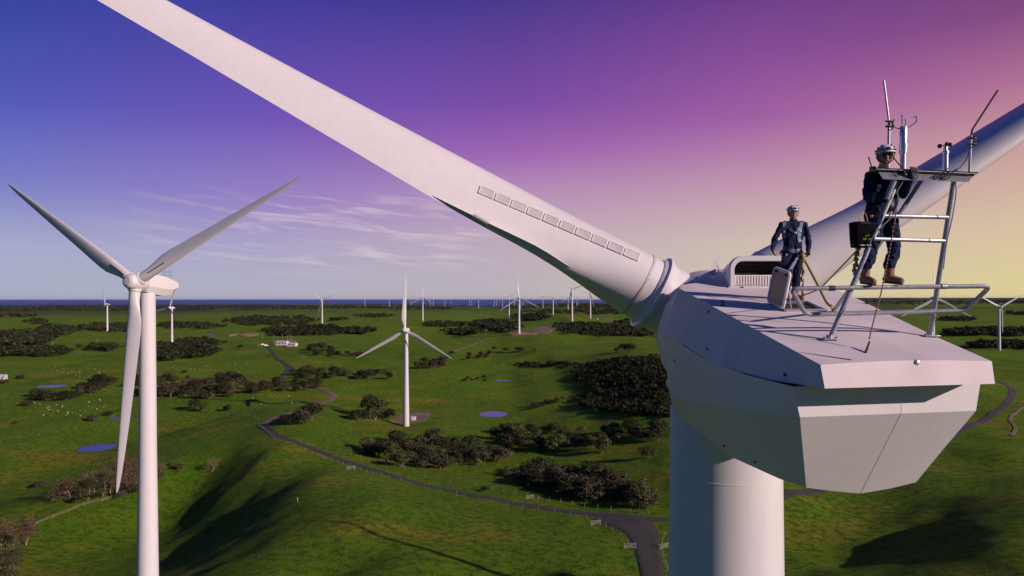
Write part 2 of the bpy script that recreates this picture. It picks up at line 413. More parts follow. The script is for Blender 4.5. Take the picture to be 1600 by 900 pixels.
def land_material():
    m, nt, N, L, b = new_mat('pasture'); b.inputs['Roughness'].default_value = 0.95; b.inputs['Specular IOR Level'].default_value = 0.1
    tc = N.new('ShaderNodeTexCoord')
    def noise(s, d=6, ro=0.55, vec=None):
        k = N.new('ShaderNodeTexNoise'); k.inputs['Scale'].default_value = s; k.inputs['Detail'].default_value = d; k.inputs['Roughness'].default_value = ro
        L.new(vec or tc.outputs['Object'], k.inputs['Vector']); return k.outputs['Fac']
    def mix(fac, a, c):
        k = N.new('ShaderNodeMix'); k.data_type = 'RGBA'
        if isinstance(fac, float): k.inputs[0].default_value = fac
        else: L.new(fac, k.inputs[0])
        for idx, x in ((6, a), (7, c)):
            if isinstance(x, tuple): k.inputs[idx].default_value = (*x, 1)
            else: L.new(x, k.inputs[idx])
        return k.outputs[2]
    def mr(v, a, c, lo=0., hi=1.):
        k = N.new('ShaderNodeMapRange'); L.new(v, k.inputs[0]); k.inputs[1].default_value = a; k.inputs[2].default_value = c; k.inputs[3].default_value = lo; k.inputs[4].default_value = hi
        return k.outputs[0]
    big = noise(0.006, 4); mid = noise(0.035, 6, 0.6); fine = noise(0.45, 6, 0.7); tuft = noise(2.2, 4, 0.7)
    col = mix(mr(big, 0.38, 0.62), (0.056, 0.186, 0.004), (0.112, 0.258, 0.006))
    col = mix(mr(mid, 0.45, 0.66, 0, 0.8), col, (0.185, 0.255, 0.008))
    mp = N.new('ShaderNodeMapping'); mp.inputs['Scale'].default_value = (1, 1.7, 1); mp.inputs['Rotation'].default_value = (0, 0, 0.5); L.new(tc.outputs['Object'], mp.inputs[0])
    dry = noise(0.021, 7, 0.62, mp.outputs[0])
    col = mix(mr(dry, 0.52, 0.66, 0, 0.85), col, (0.33, 0.24, 0.030))
    col = mix(mr(fine, 0.44, 0.60, 0.0, 0.85), col, (0.020, 0.050, 0.004))
    col = mix(mr(tuft, 0.46, 0.60, 0.0, 0.65), col, (0.175, 0.270, 0.016))
    # low coastal heath far off, by distance from the farm
    vl = N.new('ShaderNodeVectorMath'); vl.operation = 'LENGTH'; L.new(tc.outputs['Object'], vl.inputs[0])
    heath = noise(0.0011, 5, 0.6)
    hf = N.new('ShaderNodeMath'); hf.operation = 'MULTIPLY'; L.new(mr(heath, 0.38, 0.52), hf.inputs[0]); L.new(mr(vl.outputs['Value'], 2200, 4600), hf.inputs[1])
    col = mix(hf.outputs[0], col, (0.030, 0.034, 0.024))
    L.new(col, b.inputs['Base Color'])
    bp = N.new('ShaderNodeBump'); bp.inputs['Strength'].default_value = 1.0; bp.inputs['Distance'].default_value = 1.1
    ad = N.new('ShaderNodeMath'); ad.operation = 'ADD'; L.new(fine, ad.inputs[0]); L.new(tuft, ad.inputs[1])
    L.new(ad.outputs[0], bp.inputs['Height']); L.new(bp.outputs[0], b.inputs['Normal'])
    return m
M['land'] = land_material()
def grid_mesh(name, X, Y, Z, mat, wrap=True):
    nr, na = X.shape; me = bpy.data.meshes.new(name)
    co = np.stack([X, Y, Z], -1).reshape(-1, 3).astype(np.float32)
    ii, jj = np.meshgrid(np.arange(nr - 1), np.arange(na if wrap else na - 1), indexing='ij'); j2 = (jj + 1) % na
    q = np.stack([ii * na + jj, (ii + 1) * na + jj, (ii + 1) * na + j2, ii * na + j2], -1).reshape(-1, 4)[:, ::-1]
    fill_mesh(me, co, q); me.materials.append(mat); me.polygons.foreach_set('use_smooth', [True] * len(q)); return me
def fill_mesh(me, co, q, mi=None):
    k = q.shape[1]
    me.vertices.add(len(co)); me.vertices.foreach_set('co', np.ascontiguousarray(co, np.float32).ravel())
    me.loops.add(len(q) * k); me.loops.foreach_set('vertex_index', np.ascontiguousarray(q, np.int32).ravel())
    me.polygons.add(len(q)); me.polygons.foreach_set('loop_start', np.arange(0, len(q) * k, k, dtype=np.int32))
    if mi is not None: me.polygons.foreach_set('material_index', np.ascontiguousarray(mi, np.int32))
    me.update(calc_edges=True); me.validate()
tag(link('ground', grid_mesh('ground', GX, GY, GZ, M['land'])), kind='structure')

M['bank'] = simple('trodden_mud', (0.085, 0.085, 0.030), 0.9, amt=0.5, scale=0.4)
# the sea and the ponds
def water(name, c, rough, bump, bscale):
    m, nt, N, L, b = new_mat(name); b.inputs['Base Color'].default_value = (*c, 1); b.inputs['Roughness'].default_value = rough; b.inputs['IOR'].default_value = 1.33
    tc = N.new('ShaderNodeTexCoord'); k = N.new('ShaderNodeTexNoise'); k.inputs['Scale'].default_value = bscale; k.inputs['Detail'].default_value = 3
    L.new(tc.outputs['Object'], k.inputs['Vector']); bp = N.new('ShaderNodeBump'); bp.inputs['Strength'].default_value = bump; bp.inputs['Distance'].default_value = 0.3
    L.new(k.outputs['Fac'], bp.inputs['Height']); L.new(bp.outputs[0], b.inputs['Normal']); return m
M['sea'] = water('sea_water', (0.045, 0.098, 0.36), 0.9, 0.4, 0.02); M['sea'].node_tree.nodes['Principled BSDF'].inputs['Specular IOR Level'].default_value = 0.05
M['pond'] = water('pond_water', (0.030, 0.072, 0.30), 0.22, 0.05, 0.7); M['pond'].node_tree.nodes['Principled BSDF'].inputs['Specular IOR Level'].default_value = 0.35
ang = np.radians(np.arange(0, 360, 3.0)); rr = np.array([6500, 9000, 14000, 30000, 60000.0])
A_, R_ = np.meshgrid(ang, rr)
tag(link('sea', grid_mesh('sea', np.sin(A_) * R_, np.cos(A_) * R_, np.zeros_like(A_) + 0.0, M['sea'])), kind='structure')
for (x, y, rx, ry, lvl, lb) in POND_GEO:
    m = MB(); ph = random.Random(int(x)).random() * 6
    pts = []
    for k in range(40):
        a = 2 * math.pi * k / 40; w = 1 + 0.05 * math.sin(3 * a + ph) + 0.04 * math.sin(5 * a)
        ex = 0.55
        ca = math.copysign(abs(math.cos(a)) ** ex, math.cos(a)); sa = math.copysign(abs(math.sin(a)) ** ex, math.sin(a))
        if rx < 20 and ry < 12: ca, sa = math.cos(a), math.sin(a)
        pts.append(Vector((x + rx * ca * w, y + ry * sa * w, lvl + 0.06)))
    m.add(pts + [Vector((x, y, lvl + 0.06))], [(k, (k + 1) % 40, 40) for k in range(40)])
    tag(m.build('pond', M['pond'], smooth=0, loc=(x, y, lvl)), lb, 'pond', kind='structure')
    m = MB(); c_ = Vector((x, y, 0)); rings = []
    for f, dz in ((.97, .02), (1.03, .10), (1.10, .10), (1.15, -.05)):
        rings.append([Vector((x + (q.x - x) * f * (1 + .02 * math.sin(i * 1.7)), y + (q.y - y) * f, 0)) for i, q in enumerate(pts)])
        for q in rings[-1]: q.z = max(float(ground(q.x, q.y)) + dz, lvl + (.02 if f < 1 else -9))
    m.loft(rings, caps=False); tag(m.build('muddy_bank', M['bank'], loc=(x, y, lvl)), kind='structure')

# roads and tracks
M['road'] = simple('dark_gravel', (0.030, 0.030, 0.025), 0.95, amt=0.4, scale=0.25, bump=0.4, bscale=3, c2=(0.046, 0.043, 0.032))
M['dirt'] = simple('bare_dirt', (0.135, 0.085, 0.058), 0.95, amt=0.4, scale=0.12, bump=0.4, bscale=2, c2=(0.19, 0.13, 0.09))
M['rubble'] = simple('pale_sand', (0.36, 0.22, 0.13), 0.95, amt=0.4, scale=0.1, c2=(0.24, 0.15, 0.09))
def spline(pts, step):
    pts = [Vector(p) for p in pts]; q = [pts[0] * 2 - pts[1]] + pts + [pts[-1] * 2 - pts[-2]]; out = []
    for i in range(1, len(q) - 2):
        p0, p1, p2, p3 = q[i - 1:i + 3]; k = max(2, int((p2 - p1).length / step))
        for s in range(k):
            t = s / k
            out.append(0.5 * ((2 * p1) + (p2 - p0) * t + (2 * p0 - 5 * p1 + 4 * p2 - p3) * t * t + (3 * p1 - p0 - 3 * p2 + p3) * t ** 3))
    out.append(pts[-1]); return out
def road(name, uv, width, mat, lift=0.16, world=None):
    pts = [hit(*p) if len(p) == 2 else Vector(p) for p in uv]
    if isinstance(width, (int, float)): wd = [width] * len(pts)
    else: wd = list(width)
    ln = spline([Vector((p.x, p.y, w)) for p, w in zip(pts, wd)], 3.0)
    rows = []
    for i, p in enumerate(ln):
        a = ln[max(0, i - 1)]; b = ln[min(len(ln) - 1, i + 1)]; t = Vector((b.x - a.x, b.y - a.y, 0)).normalized(); s = Vector((t.y, -t.x, 0)); w = p.z
        row = []
        for k in range(9):
            f = (k / 8 - 0.5) * w * (1 + 0.05 * math.sin(i * 0.7 + k)); x = p.x + s.x * f; y = p.y + s.y * f
            row.append(Vector((x, y, float(ground(x, y)) + lift - (0.3 if k in (0, 8) else 0.0))))
        rows.append(row)
    m = MB(); m.loft(rows, caps=False, closed=False)
    return tag(m.build(name, mat, loc=rows[0][4]), kind='structure')
ROAD_A = [(408, 664), (440, 684), (500, 706), (560, 727), (640, 751), (720, 770), (800, 786), (880, 798), (960, 806), (1035, 812), (1110, 808), (1180, 790), (1250, 770), (1330, 748)]
road('road', ROAD_A, 4.9, M['road'])
road('road', [(1330, 748), (1400, 725), (1480, 685), (1540, 655), (1572, 632), (1582, 612), (1570, 600), (1553, 594)], 4.8, M['road'], lift=0.19)
road('road', [(965, 808), (995, 826), (1008, 850), (1014, 875), (1020, 905), (1022, 960)], [15, 11, 6.5, 5.5, 5.2, 5], M['road'], lift=0.21)
road('track', [(408, 664), (430, 652), (470, 640), (520, 622), (512, 612), (495, 605)], 4.5, M['dirt'], lift=0.22)
road('track', [(416, 540), (424, 550), (432, 560), (445, 568), (452, 574), (448, 580), (436, 592)], [5, 5, 5, 6, 8, 5, 4], M['road'], lift=0.25)
road('track', [(670, 568), (700, 552), (735, 540), (775, 527), (808, 521)], 3.0, M['dirt'], lift=0.25)
road('track', [(1600, 636), (1588, 644), (1578, 655), (1586, 668), (1580, 680)], 1.6, M['dirt'], lift=0.22)
def pad(name, uvs, mat, lift=0.2):
    pts = [hit(*p) for p in uvs]; c = sum(pts, Vector()) / len(pts); m = MB(); rings = []
    for f in (0.02, 0.25, 0.5, 0.75, 0.95, 1.0):
        ring = []
        for i in range(len(pts)):
            for s in range(6):
                q = pts[i].lerp(pts[(i + 1) % len(pts)], s / 6); k = 1 + 0.03 * math.sin(i * 9 + s * 3.7)
                x = c.x + (q.x - c.x) * f * k; y = c.y + (q.y - c.y) * f * k
                ring.append(Vector((x, y, float(ground(x, y)) + (lift if f < 1 else -0.2))))
        rings.append(ring)
    m.loft(rings, caps=False)
    return tag(m.build(name, mat, loc=c), kind='structure')
pad('gravel_pad', [(606, 659), (628, 645), (672, 645), (672, 651), (664, 659)], M['dirt'])
pad('gravel_pad', [(788, 522), (815, 519), (838, 519), (840, 523), (800, 526)], M['rubble'], 0.3)
pad('gravel_pad', [(430, 541), (438, 533), (462, 533), (466, 541)], M['rubble'], 0.3)
pad('bare_earth', [(820, 521), (840, 511), (866, 507), (870, 512), (858, 522)], M['dirt'], 0.4)
pad('bare_earth', [(935, 498), (950, 496), (972, 502), (965, 506)], M['dirt'], 0.5)
pad('bare_earth', [(355, 524), (368, 521), (372, 523), (358, 526)], M['rubble'], 0.5)
pad('bare_earth', [(374, 524), (386, 521), (405, 521), (404, 524), (385, 526)], M['rubble'], 0.5)
# ------------------------------------------------------------------ trees and scrub
def leaf_mat(name, a, b_, c):
    m, nt, N, L, b = new_mat(name); b.inputs['Roughness'].default_value = 0.85; b.inputs['Specular IOR Level'].default_value = 0.15
    g = N.new('ShaderNodeNewGeometry'); oi = N.new('ShaderNodeObjectInfo')
    cr = N.new('ShaderNodeValToRGB'); e = cr.color_ramp.elements
    e[0].color = (*a, 1); e[1].color = (*c, 1); k = e.new(0.55); k.color = (*b_, 1)
    ad = N.new('ShaderNodeMath'); ad.operation = 'MULTIPLY_ADD'; L.new(g.outputs['Random Per Island'], ad.inputs[0]); ad.inputs[1].default_value = 0.75
    sc = N.new('ShaderNodeMath'); sc.operation = 'MULTIPLY'; L.new(oi.outputs['Random'], sc.inputs[0]); sc.inputs[1].default_value = 0.25
    pn = N.new('ShaderNodeTexNoise'); pn.inputs['Scale'].default_value = 0.09; pn.inputs['Detail'].default_value = 3; L.new(g.outputs['Position'], pn.inputs['Vector'])
    pm = N.new('ShaderNodeMapRange'); pm.inputs[1].default_value = 0.35; pm.inputs[2].default_value = 0.65; pm.inputs[3].default_value = -0.28; pm.inputs[4].default_value = 0.30; L.new(pn.outputs['Fac'], pm.inputs[0])
    a2 = N.new('ShaderNodeMath'); L.new(sc.outputs[0], a2.inputs[0]); L.new(pm.outputs[0], a2.inputs[1])
    L.new(a2.outputs[0], ad.inputs[2]); L.new(ad.outputs[0], cr.inputs[0]); L.new(cr.outputs[0], b.inputs['Base Color']); return m
M['leaf'] = leaf_mat('dark_scrub_leaves', (0.010, 0.013, 0.006), (0.026, 0.033, 0.011), (0.078, 0.083, 0.030))
M['leaf_brown'] = leaf_mat('brown_scrub_leaves', (0.018, 0.015, 0.009), (0.046, 0.040, 0.022), (0.125, 0.105, 0.058))
M['leaf_green'] = leaf_mat('olive_leaves', (0.030, 0.038, 0.012), (0.060, 0.072, 0.022), (0.11, 0.12, 0.040))
M['leaf_lime'] = leaf_mat('yellow_green_leaves', (0.07, 0.09, 0.015), (0.12, 0.15, 0.03), (0.18, 0.20, 0.05))
M['twig'] = leaf_mat('bare_twigs', (0.070, 0.042, 0.028), (0.135, 0.080, 0.055), (0.26, 0.165, 0.115))
M['wood'] = simple('grey_bark', (0.20, 0.135, 0.10), 0.9, amt=0.4, scale=3)
M['deadwood'] = simple('bleached_dead_wood', (0.36, 0.22, 0.16), 0.9, amt=0.45, scale=2)

def leaf_quads(rng, nq, lobes, size, flat=0.0):
    "leaf clumps spread through and over uneven lobes; returns quads as verts"
    w = np.array([l[3] ** 2 for l in lobes]); w = w / w.sum()
    pick = rng.choice(len(lobes), nq, p=w); L_ = np.array(lobes)
    d = rng.normal(size=(nq, 3)); d /= np.linalg.norm(d, axis=1)[:, None]
    d[:, 2] = np.where(d[:, 2] < -0.35, -d[:, 2], d[:, 2])
    rad = L_[pick, 3] * (0.62 + 0.48 * rng.random(nq) ** 0.7)
    c = L_[pick, :3] + d * rad[:, None] * np.array([1, 1, 0.82])
    c[:, 2] = np.maximum(c[:, 2], 0.1)
    nrm = d + rng.normal(size=(nq, 3)) * 0.34; nrm /= np.linalg.norm(nrm, axis=1)[:, None]
    t = np.cross(nrm, rng.normal(size=(nq, 3))); t /= np.linalg.norm(t, axis=1)[:, None]; b = np.cross(nrm, t)
    s = size * (0.55 + 0.9 * rng.random(nq)); s2 = s * (0.5 + 0.5 * rng.random(nq))
    return np.stack([c - t * s[:, None], c - b * s2[:, None], c + t * s[:, None], c + b * s2[:, None]], 1)
def bush_mesh(name, seed, h, w, nq, size, mats, nl=7, stems=5):
    rng = np.random.default_rng(seed); lobes = []
    for k in range(nl):
        a = rng.random() * 6.28; q = rng.random() ** 0.6 * w * 0.33; r = w * (0.20 + 0.13 * rng.random())
        zc = h * (0.30 + 0.42 * rng.random()); r = min(r, h * 0.46)
        lobes.append((q * math.cos(a), q * math.sin(a), min(zc, h - r * 0.85), r))
    Q = leaf_quads(rng, nq, lobes, size)
    co = Q.reshape(-1, 3); q = np.arange(len(co)).reshape(-1, 4); mi = np.zeros(len(q), int)
    # stems and limbs
    vs = []; fs = []
    for k in range(stems):
        l = lobes[k % nl]; p0 = np.array([rng.normal() * w * 0.05, rng.normal() * w * 0.05, -0.4]); p1 = np.array([l[0], l[1], l[2]]); pm = (p0 + p1) / 2 + rng.normal(size=3) * w * 0.05
        r0 = 0.035 * h
        for (a, b, ra, rb) in ((p0, pm, r0, r0 * .7), (pm, p1, r0 * .7, r0 * .3)):
            base = len(vs); ring = [(1, 0), (-0.5, 0.87), (-0.5, -0.87)]
            for (pp, r) in ((a, ra), (b, rb)):
                for (cx_, cy_) in ring: vs.append(pp + np.array([cx_ * r, cy_ * r, 0]))
            for i in range(3): fs.append((base + i, base + (i + 1) % 3, base + 3 + (i + 1) % 3, base + 3 + i))
    if vs:
        q = np.concatenate([q, np.array(fs) + len(co)]); mi = np.concatenate([mi, np.ones(len(fs), int)]); co = np.concatenate([co, np.array(vs)])
    me = bpy.data.meshes.new(name); fill_mesh(me, co, q, mi)
    for m in mats: me.materials.append(m)
    return me
BUSH = [bush_mesh('bush', 100 + i, 3.6 + 0.5 * (i % 3), 6.0 + (i % 2), 1250, 0.21, [M['leaf'] if i % 5 else M['leaf_brown'], M['wood']], nl=8) for i in range(8)]
BROWN = [bush_mesh('bush', 140 + i, 3.4, 5.2, 1250, 0.18, [M['leaf_brown'], M['wood']], nl=8, stems=7) for i in range(3)]
OLIVE = [bush_mesh('bush', 160 + i, 5.0, 6.4, 1400, 0.21, [M['leaf_green'], M['wood']], nl=9) for i in range(3)]
LIME = [bush_mesh('bush', 180, 4.6, 4.4, 1000, 0.2, [M['leaf_lime'], M['wood']], nl=7)]
rnd = random.Random(7)
def inside(poly, u, v):
    c = False; j = len(poly) - 1
    for i in range(len(poly)):
        if (poly[i][1] > v) != (poly[j][1] > v) and u < (poly[j][0] - poly[i][0]) * (v - poly[i][1]) / (poly[j][1] - poly[i][1]) + poly[i][0]: c = not c
        j = i
    return c
def sample_poly(poly, n, rng, sep=0.0):
    us = [p[0] for p in poly]; vs = [p[1] for p in poly]; out = []; tries = 0
    while len(out) < n and tries < n * 60:
        tries += 1
        u = rng.uniform(min(us), max(us)); v = rng.uniform(min(vs), max(vs))
        if inside(poly, u, v) and all(((u - a) / 1.0) ** 2 + ((v - b) * 2.2) ** 2 > sep * sep for a, b in out): out.append((u, v))
    return out
def put_bush(me, p, s, label, group=None, cat='bush', name='bush'):
    o = link(name, me, loc=(p.x, p.y, p.z - 0.25)); o.rotation_euler = (0, 0, rnd.random() * 6.28)
    o.scale = (s * rnd.uniform(.85, 1.2), s * rnd.uniform(.85, 1.2), s * rnd.uniform(.8, 1.15))
    return tag(o, label, cat, group)
def thicket(poly, n, meshes, smin, smax, label, group, sep=8, seed=1):
    rng = random.Random(seed)
    for p in hits(sample_poly(poly, n, rng, sep)):
        if np.isnan(p[0]): continue
        put_bush(rng.choice(meshes), Vector(p), rng.uniform(smin, smax), label, group)
thicket([(556, 700), (600, 690), (660, 690), (740, 700), (785, 712), (780, 724), (690, 738), (640, 733), (590, 716)], 40, BUSH + BROWN[:2] + OLIVE, 1.2, 1.7,
        'dark rounded bush in the dense thicket just above the bend of the gravel road', 'bushes of the thicket above the road', 12, 11)
thicket([(785, 742), (860, 738), (930, 752), (1010, 782), (1012, 796), (950, 790), (860, 768), (790, 752)], 40, BUSH[:5] + BROWN * 3 + OLIVE[:1], 1.2, 1.65,
        'brown grey bush in the long thicket left of the big tower', 'bushes of the thicket left of the big tower', 12, 12)
thicket([(780, 668), (850, 668), (915, 680), (965, 692), (930, 702), (860, 708), (800, 706), (765, 694)], 27, BUSH[:5] + OLIVE * 2, 1.0, 1.75,
        'olive bush in the scrub below the lilac pond', 'bushes of the scrub below the pond', 12, 13)
thicket([(930, 672), (1045, 678), (1045, 690), (985, 690), (940, 684)], 10, BUSH, 1.1, 1.6, 'dark low bush on the slope beside the big tower', 'bushes on the slope by the big tower', 12, 14)
thicket([(206, 600), (272, 598), (300, 606), (372, 590), (385, 602), (360, 624), (300, 622), (250, 622), (210, 618)], 33, BUSH + BROWN + OLIVE[:2], 1.4, 2.4,
        'dark bush in the paddock scrub right of the left turbine tower', 'bushes right of the left tower', 11, 15)
thicket([(388, 606), (455, 600), (500, 600), (502, 610), (440, 614), (392, 615)], 15, BUSH, 1.3, 1.9, 'dark bush in the row along the track below the substation', 'bushes along the track', 10, 16)
thicket([(120, 600), (172, 596), (172, 612), (130, 616)], 8, BUSH, 1.4, 2.1, 'dark bush beside the long thin pond', 'bushes beside the long pond', 10, 17)
thicket([(44, 618), (130, 618), (130, 626), (50, 628)], 9, BUSH, 1.2, 1.8, 'dark bush in the ragged row under the long pond', 'bushes under the long pond', 10, 18)
thicket([(455, 584), (620, 582), (622, 592), (460, 594)], 22, BUSH + OLIVE[:2], 1.2, 1.9, 'dark bush in the hedge line left of the white turbine', 'bushes in the hedge line', 8, 19)
thicket([(480, 545), (520, 545), (522, 556), (482, 556)], 7, BUSH, 1.6, 2.2, 'dark bush in the clump below the substation', 'bushes below the substation', 8, 20)
thicket([(516, 554), (570, 554), (572, 558), (516, 559)], 7, BUSH, 1.2, 1.7, 'dark bush in the short row right of the tiny pond', 'bushes right of the tiny pond', 7, 21)
thicket([(655, 566), (690, 566), (694, 576), (655, 576)], 7, BUSH, 1.5, 2.1, 'dark bush in the clump under the right blade of the white turbine', 'bushes under the right blade', 8, 22)
thicket([(724, 558), (768, 552), (770, 560), (730, 563)], 6, BUSH, 1.0, 1.3, 'small dark bush on the bright green slope', 'small bushes on the bright slope', 8, 23)
thicket([(822, 632), (880, 622), (880, 630), (830, 640)], 8, BROWN, 0.6, 1.0, 'low brown bush in the shade right of the small pond', 'low bushes in the shade', 9, 24)
thicket([(720, 592), (760, 588), (762, 596), (722, 600)], 6, BROWN, 0.6, 0.9, 'scrubby brown bush left of the small pale pond', 'scrubby bushes by the pale pond', 8, 25)
for (u, v, me, s, lb) in [
    (1012, 716, OLIVE[1], 1.0, 'pale olive round bush standing alone beside the big tower'), (940, 708, OLIVE[0], 1.5, 'wide olive bush right of the scrub below the pond'), (966, 690, OLIVE[2], 1.0, 'tall pale bush at the top right of the scrub'),
    (908, 676, LIME[0], 0.9, 'yellow green bush at the tip of the scrub under the pond'), (747, 727, LIME[0], 0.85, 'bright yellow green bush at the end of the dark thicket'),
    (584, 656, BUSH[2], 2.7, 'big dark bush left of the white turbine and its pad'), (560, 658, BUSH[1], 1.5, 'smaller bush at the left foot of the big dark bush'), (604, 654, BUSH[4], 1.6, 'dark bush between the big bush and the gravel pad'),
    (474, 662, BUSH[0], 2.3, 'big dark bush at the top end of the gravel road'), (450, 664, BUSH[3], 1.4, 'low dark bush left of the road end'), (488, 656, BUSH[5], 1.7, 'dark bush right of the road end'),
    (354, 642, BUSH[6], 1.2, 'single dark bush on the smooth slope above the road end'), (304, 640, BUSH[7], 1.5, 'dark bush above the shaded hollow right of the left tower'), (318, 642, BUSH[2], 1.0, 'small dark bush touching the one above the hollow'),
    (40, 634, BUSH[0], 1.2, 'dark bush alone below the left end of the long pond'), (146, 658, BROWN[0], 1.2, 'brown bush left of the half hidden pond'), (168, 650, BUSH[1], 0.8, 'small green bush left of the hanging blade'),
    (24, 662, BROWN[1], 0.6, 'low reddish bush at the left edge of the sheep paddock'), (60, 762, BROWN[2], 0.9, 'small reddish bush alone in the dark hollow on the left'),
    (812, 550, BUSH[3], 1.8, 'round dark bush in the middle of the bright green field'), (790, 550, BUSH[5], 1.2, 'dark bush left of the round one in the bright field'), (772, 547, BUSH[1], 1.3, 'dark bush at the left of the bright field'),
    (752, 557, BUSH[2], 1.1, 'dark bush low in the bright field'), (980, 549, BUSH[4], 2.5, 'large dome shaped bush on the bright slope left of the big turbine'), (964, 550, BUSH[6], 1.6, 'shaded bush at the left foot of the dome shaped bush'),
    (706, 553, BUSH[7], 1.0, 'lone bush right of the white turbine blade tip'), (836, 548, BUSH[0], 0.7, 'tiny bush right of the round dark bush'), (376, 545, BUSH[1], 1.3, 'lone bush left of the winding track'),
    (420, 558, BROWN[1], 0.8, 'brown bush beside the winding track'), (33, 592, BROWN[0], 1.4, 'pale twiggy bush right of the little white shed'), (6, 600, BROWN[1], 1.3, 'brown bush below the little white shed'),
    (262, 590, BROWN[2], 1.5, 'twiggy brown bush behind the left tower'), (293, 592, BROWN[0], 1.0, 'small twiggy bush in the field right of the left tower'), (288, 583, BUSH[2], 0.8, 'small dark bush far right of the left tower'),
    (757, 768, BUSH[3], 0.55, 'very small dark bush at the roadside below the thicket')]:
    put_bush(me, hit(u, v), s, lb)

# bare and half dead gum trees: trunk, forked limbs and a thin grey crown
def dead_tree(seed, h, leaves):
    rng = random.Random(seed); m = MB(); tips = []
    def grow(p, d, l, r, dep):
        pts = [p]; rad = [r]; q = p.copy(); dd = d.copy()
        for k in range(3):
            dd = (dd + Vector((rng.gauss(0, .22), rng.gauss(0, .22), rng.gauss(0.02, .12)))).normalized(); q = q + dd * l / 3; pts.append(q.copy()); rad.append(r * (1 - 0.2 * (k + 1)))
        m.tube(pts, r, n=4 if dep < 3 else 3, caps=False, radii=rad)
        tips.append(q.copy())
        if dep < 5:
            for k in range(2 if dep else 4):
                ax = Vector((rng.gauss(0, 1), rng.gauss(0, 1), rng.gauss(0.15, .6))).normalized()
                grow(q if k or dep else pts[2], (dd * 0.75 + ax * 0.8).normalized(), l * rng.uniform(.58, .85), rad[-1] * .72, dep + 1)
    grow(Vector((0, 0, -0.3)), Vector((rng.gauss(0, .2), rng.gauss(0, .2), 1)).normalized(), h * 0.34, h * 0.034, 0)
    r_ = np.random.default_rng(seed); c = np.array([tips[i] for i in range(len(tips)) if i > 4]); nq = leaves
    pick = c[r_.integers(0, len(c), nq)] + r_.normal(size=(nq, 3)) * h * 0.05
    Q = leaf_quads(r_, nq, [(0, 0, 0, 0.001)], 0.12); Q = Q - Q.mean(1, keepdims=True) + pick[:, None, :]
    return m, Q
DEAD = []
for i in range(5):
    m, Q = dead_tree(300 + i, 8.0, 1500)
    tw = bpy.data.meshes.new('trunk'); co = np.array(m.v); fill_mesh(tw, co, np.array(m.f)); tw.materials.append(M['deadwood'])
    cr = bpy.data.meshes.new('crown'); fill_mesh(cr, Q.reshape(-1, 3), np.arange(len(Q) * 4).reshape(-1, 4)); cr.materials.append(M['twig'] if i != 3 else M['leaf_green'])
    DEAD.append((tw, cr))
def put_dead(i, p, s, label, group=None):
    t = empty('dead_tree', (p.x, p.y, p.z), label, 'tree', group); t.rotation_euler = (0, 0, rnd.random() * 6.28); t.scale = (s, s, s * rnd.uniform(.85, 1.1))
    link('trunk', DEAD[i][0], t); link('crown', DEAD[i][1], t)
rngd = random.Random(5)
for k, p in enumerate(hits(sample_poly([(104, 786), (130, 770), (175, 756), (215, 748), (216, 766), (180, 776), (140, 786)], 17, rngd, 13))):
    put_dead(k % 5, Vector(p), rngd.uniform(.95, 1.4), 'bare twisted gum tree in the dead thicket behind the left tower', 'dead gums behind the left tower')
thicket([(110, 788), (160, 768), (215, 756), (216, 770), (170, 782)], 9, BROWN + BUSH[:2], 0.55, 0.9, 'low brown bush among the dead gums behind the left tower', 'undergrowth of the dead gums', 10, 27)
for k, (u, v, s, lb) in enumerate([(22, 862, 1.3, 'pale branching gum tree at the left edge, uppermost of the corner trees'), (6, 872, 1.35, 'half dead gum tree cut by the left edge of the photo'),
        (40, 852, 1.0, 'small dead gum tree at the right of the corner trees'), (14, 905, 1.0, 'gum tree low in the bottom left corner'), (331, 738, 0.8, 'small bleached dead tree alone on the slope right of the left tower'), (252, 742, 0.55, 'thin half bare tree just right of the left tower'),
        (279, 733, 0.6, 'small leafy gum tree right of the left tower')]):
    put_dead(k % 5, hit(u, v), s, lb)
thicket([(0, 872), (30, 868), (34, 905), (0, 920)], 9, OLIVE + BROWN[:1], 0.55, 0.85, 'olive bush among the corner gum trees', 'bushes under the corner gum trees', 9, 28)
for (u, v, s, lb) in [(281, 735, 0.55, 'small olive bush under the leafy gum right of the left tower'), (250, 748, 0.6, 'olive bush at the foot of the thin tree by the left tower')]:
    put_bush(OLIVE[0], hit(u, v), s, lb)

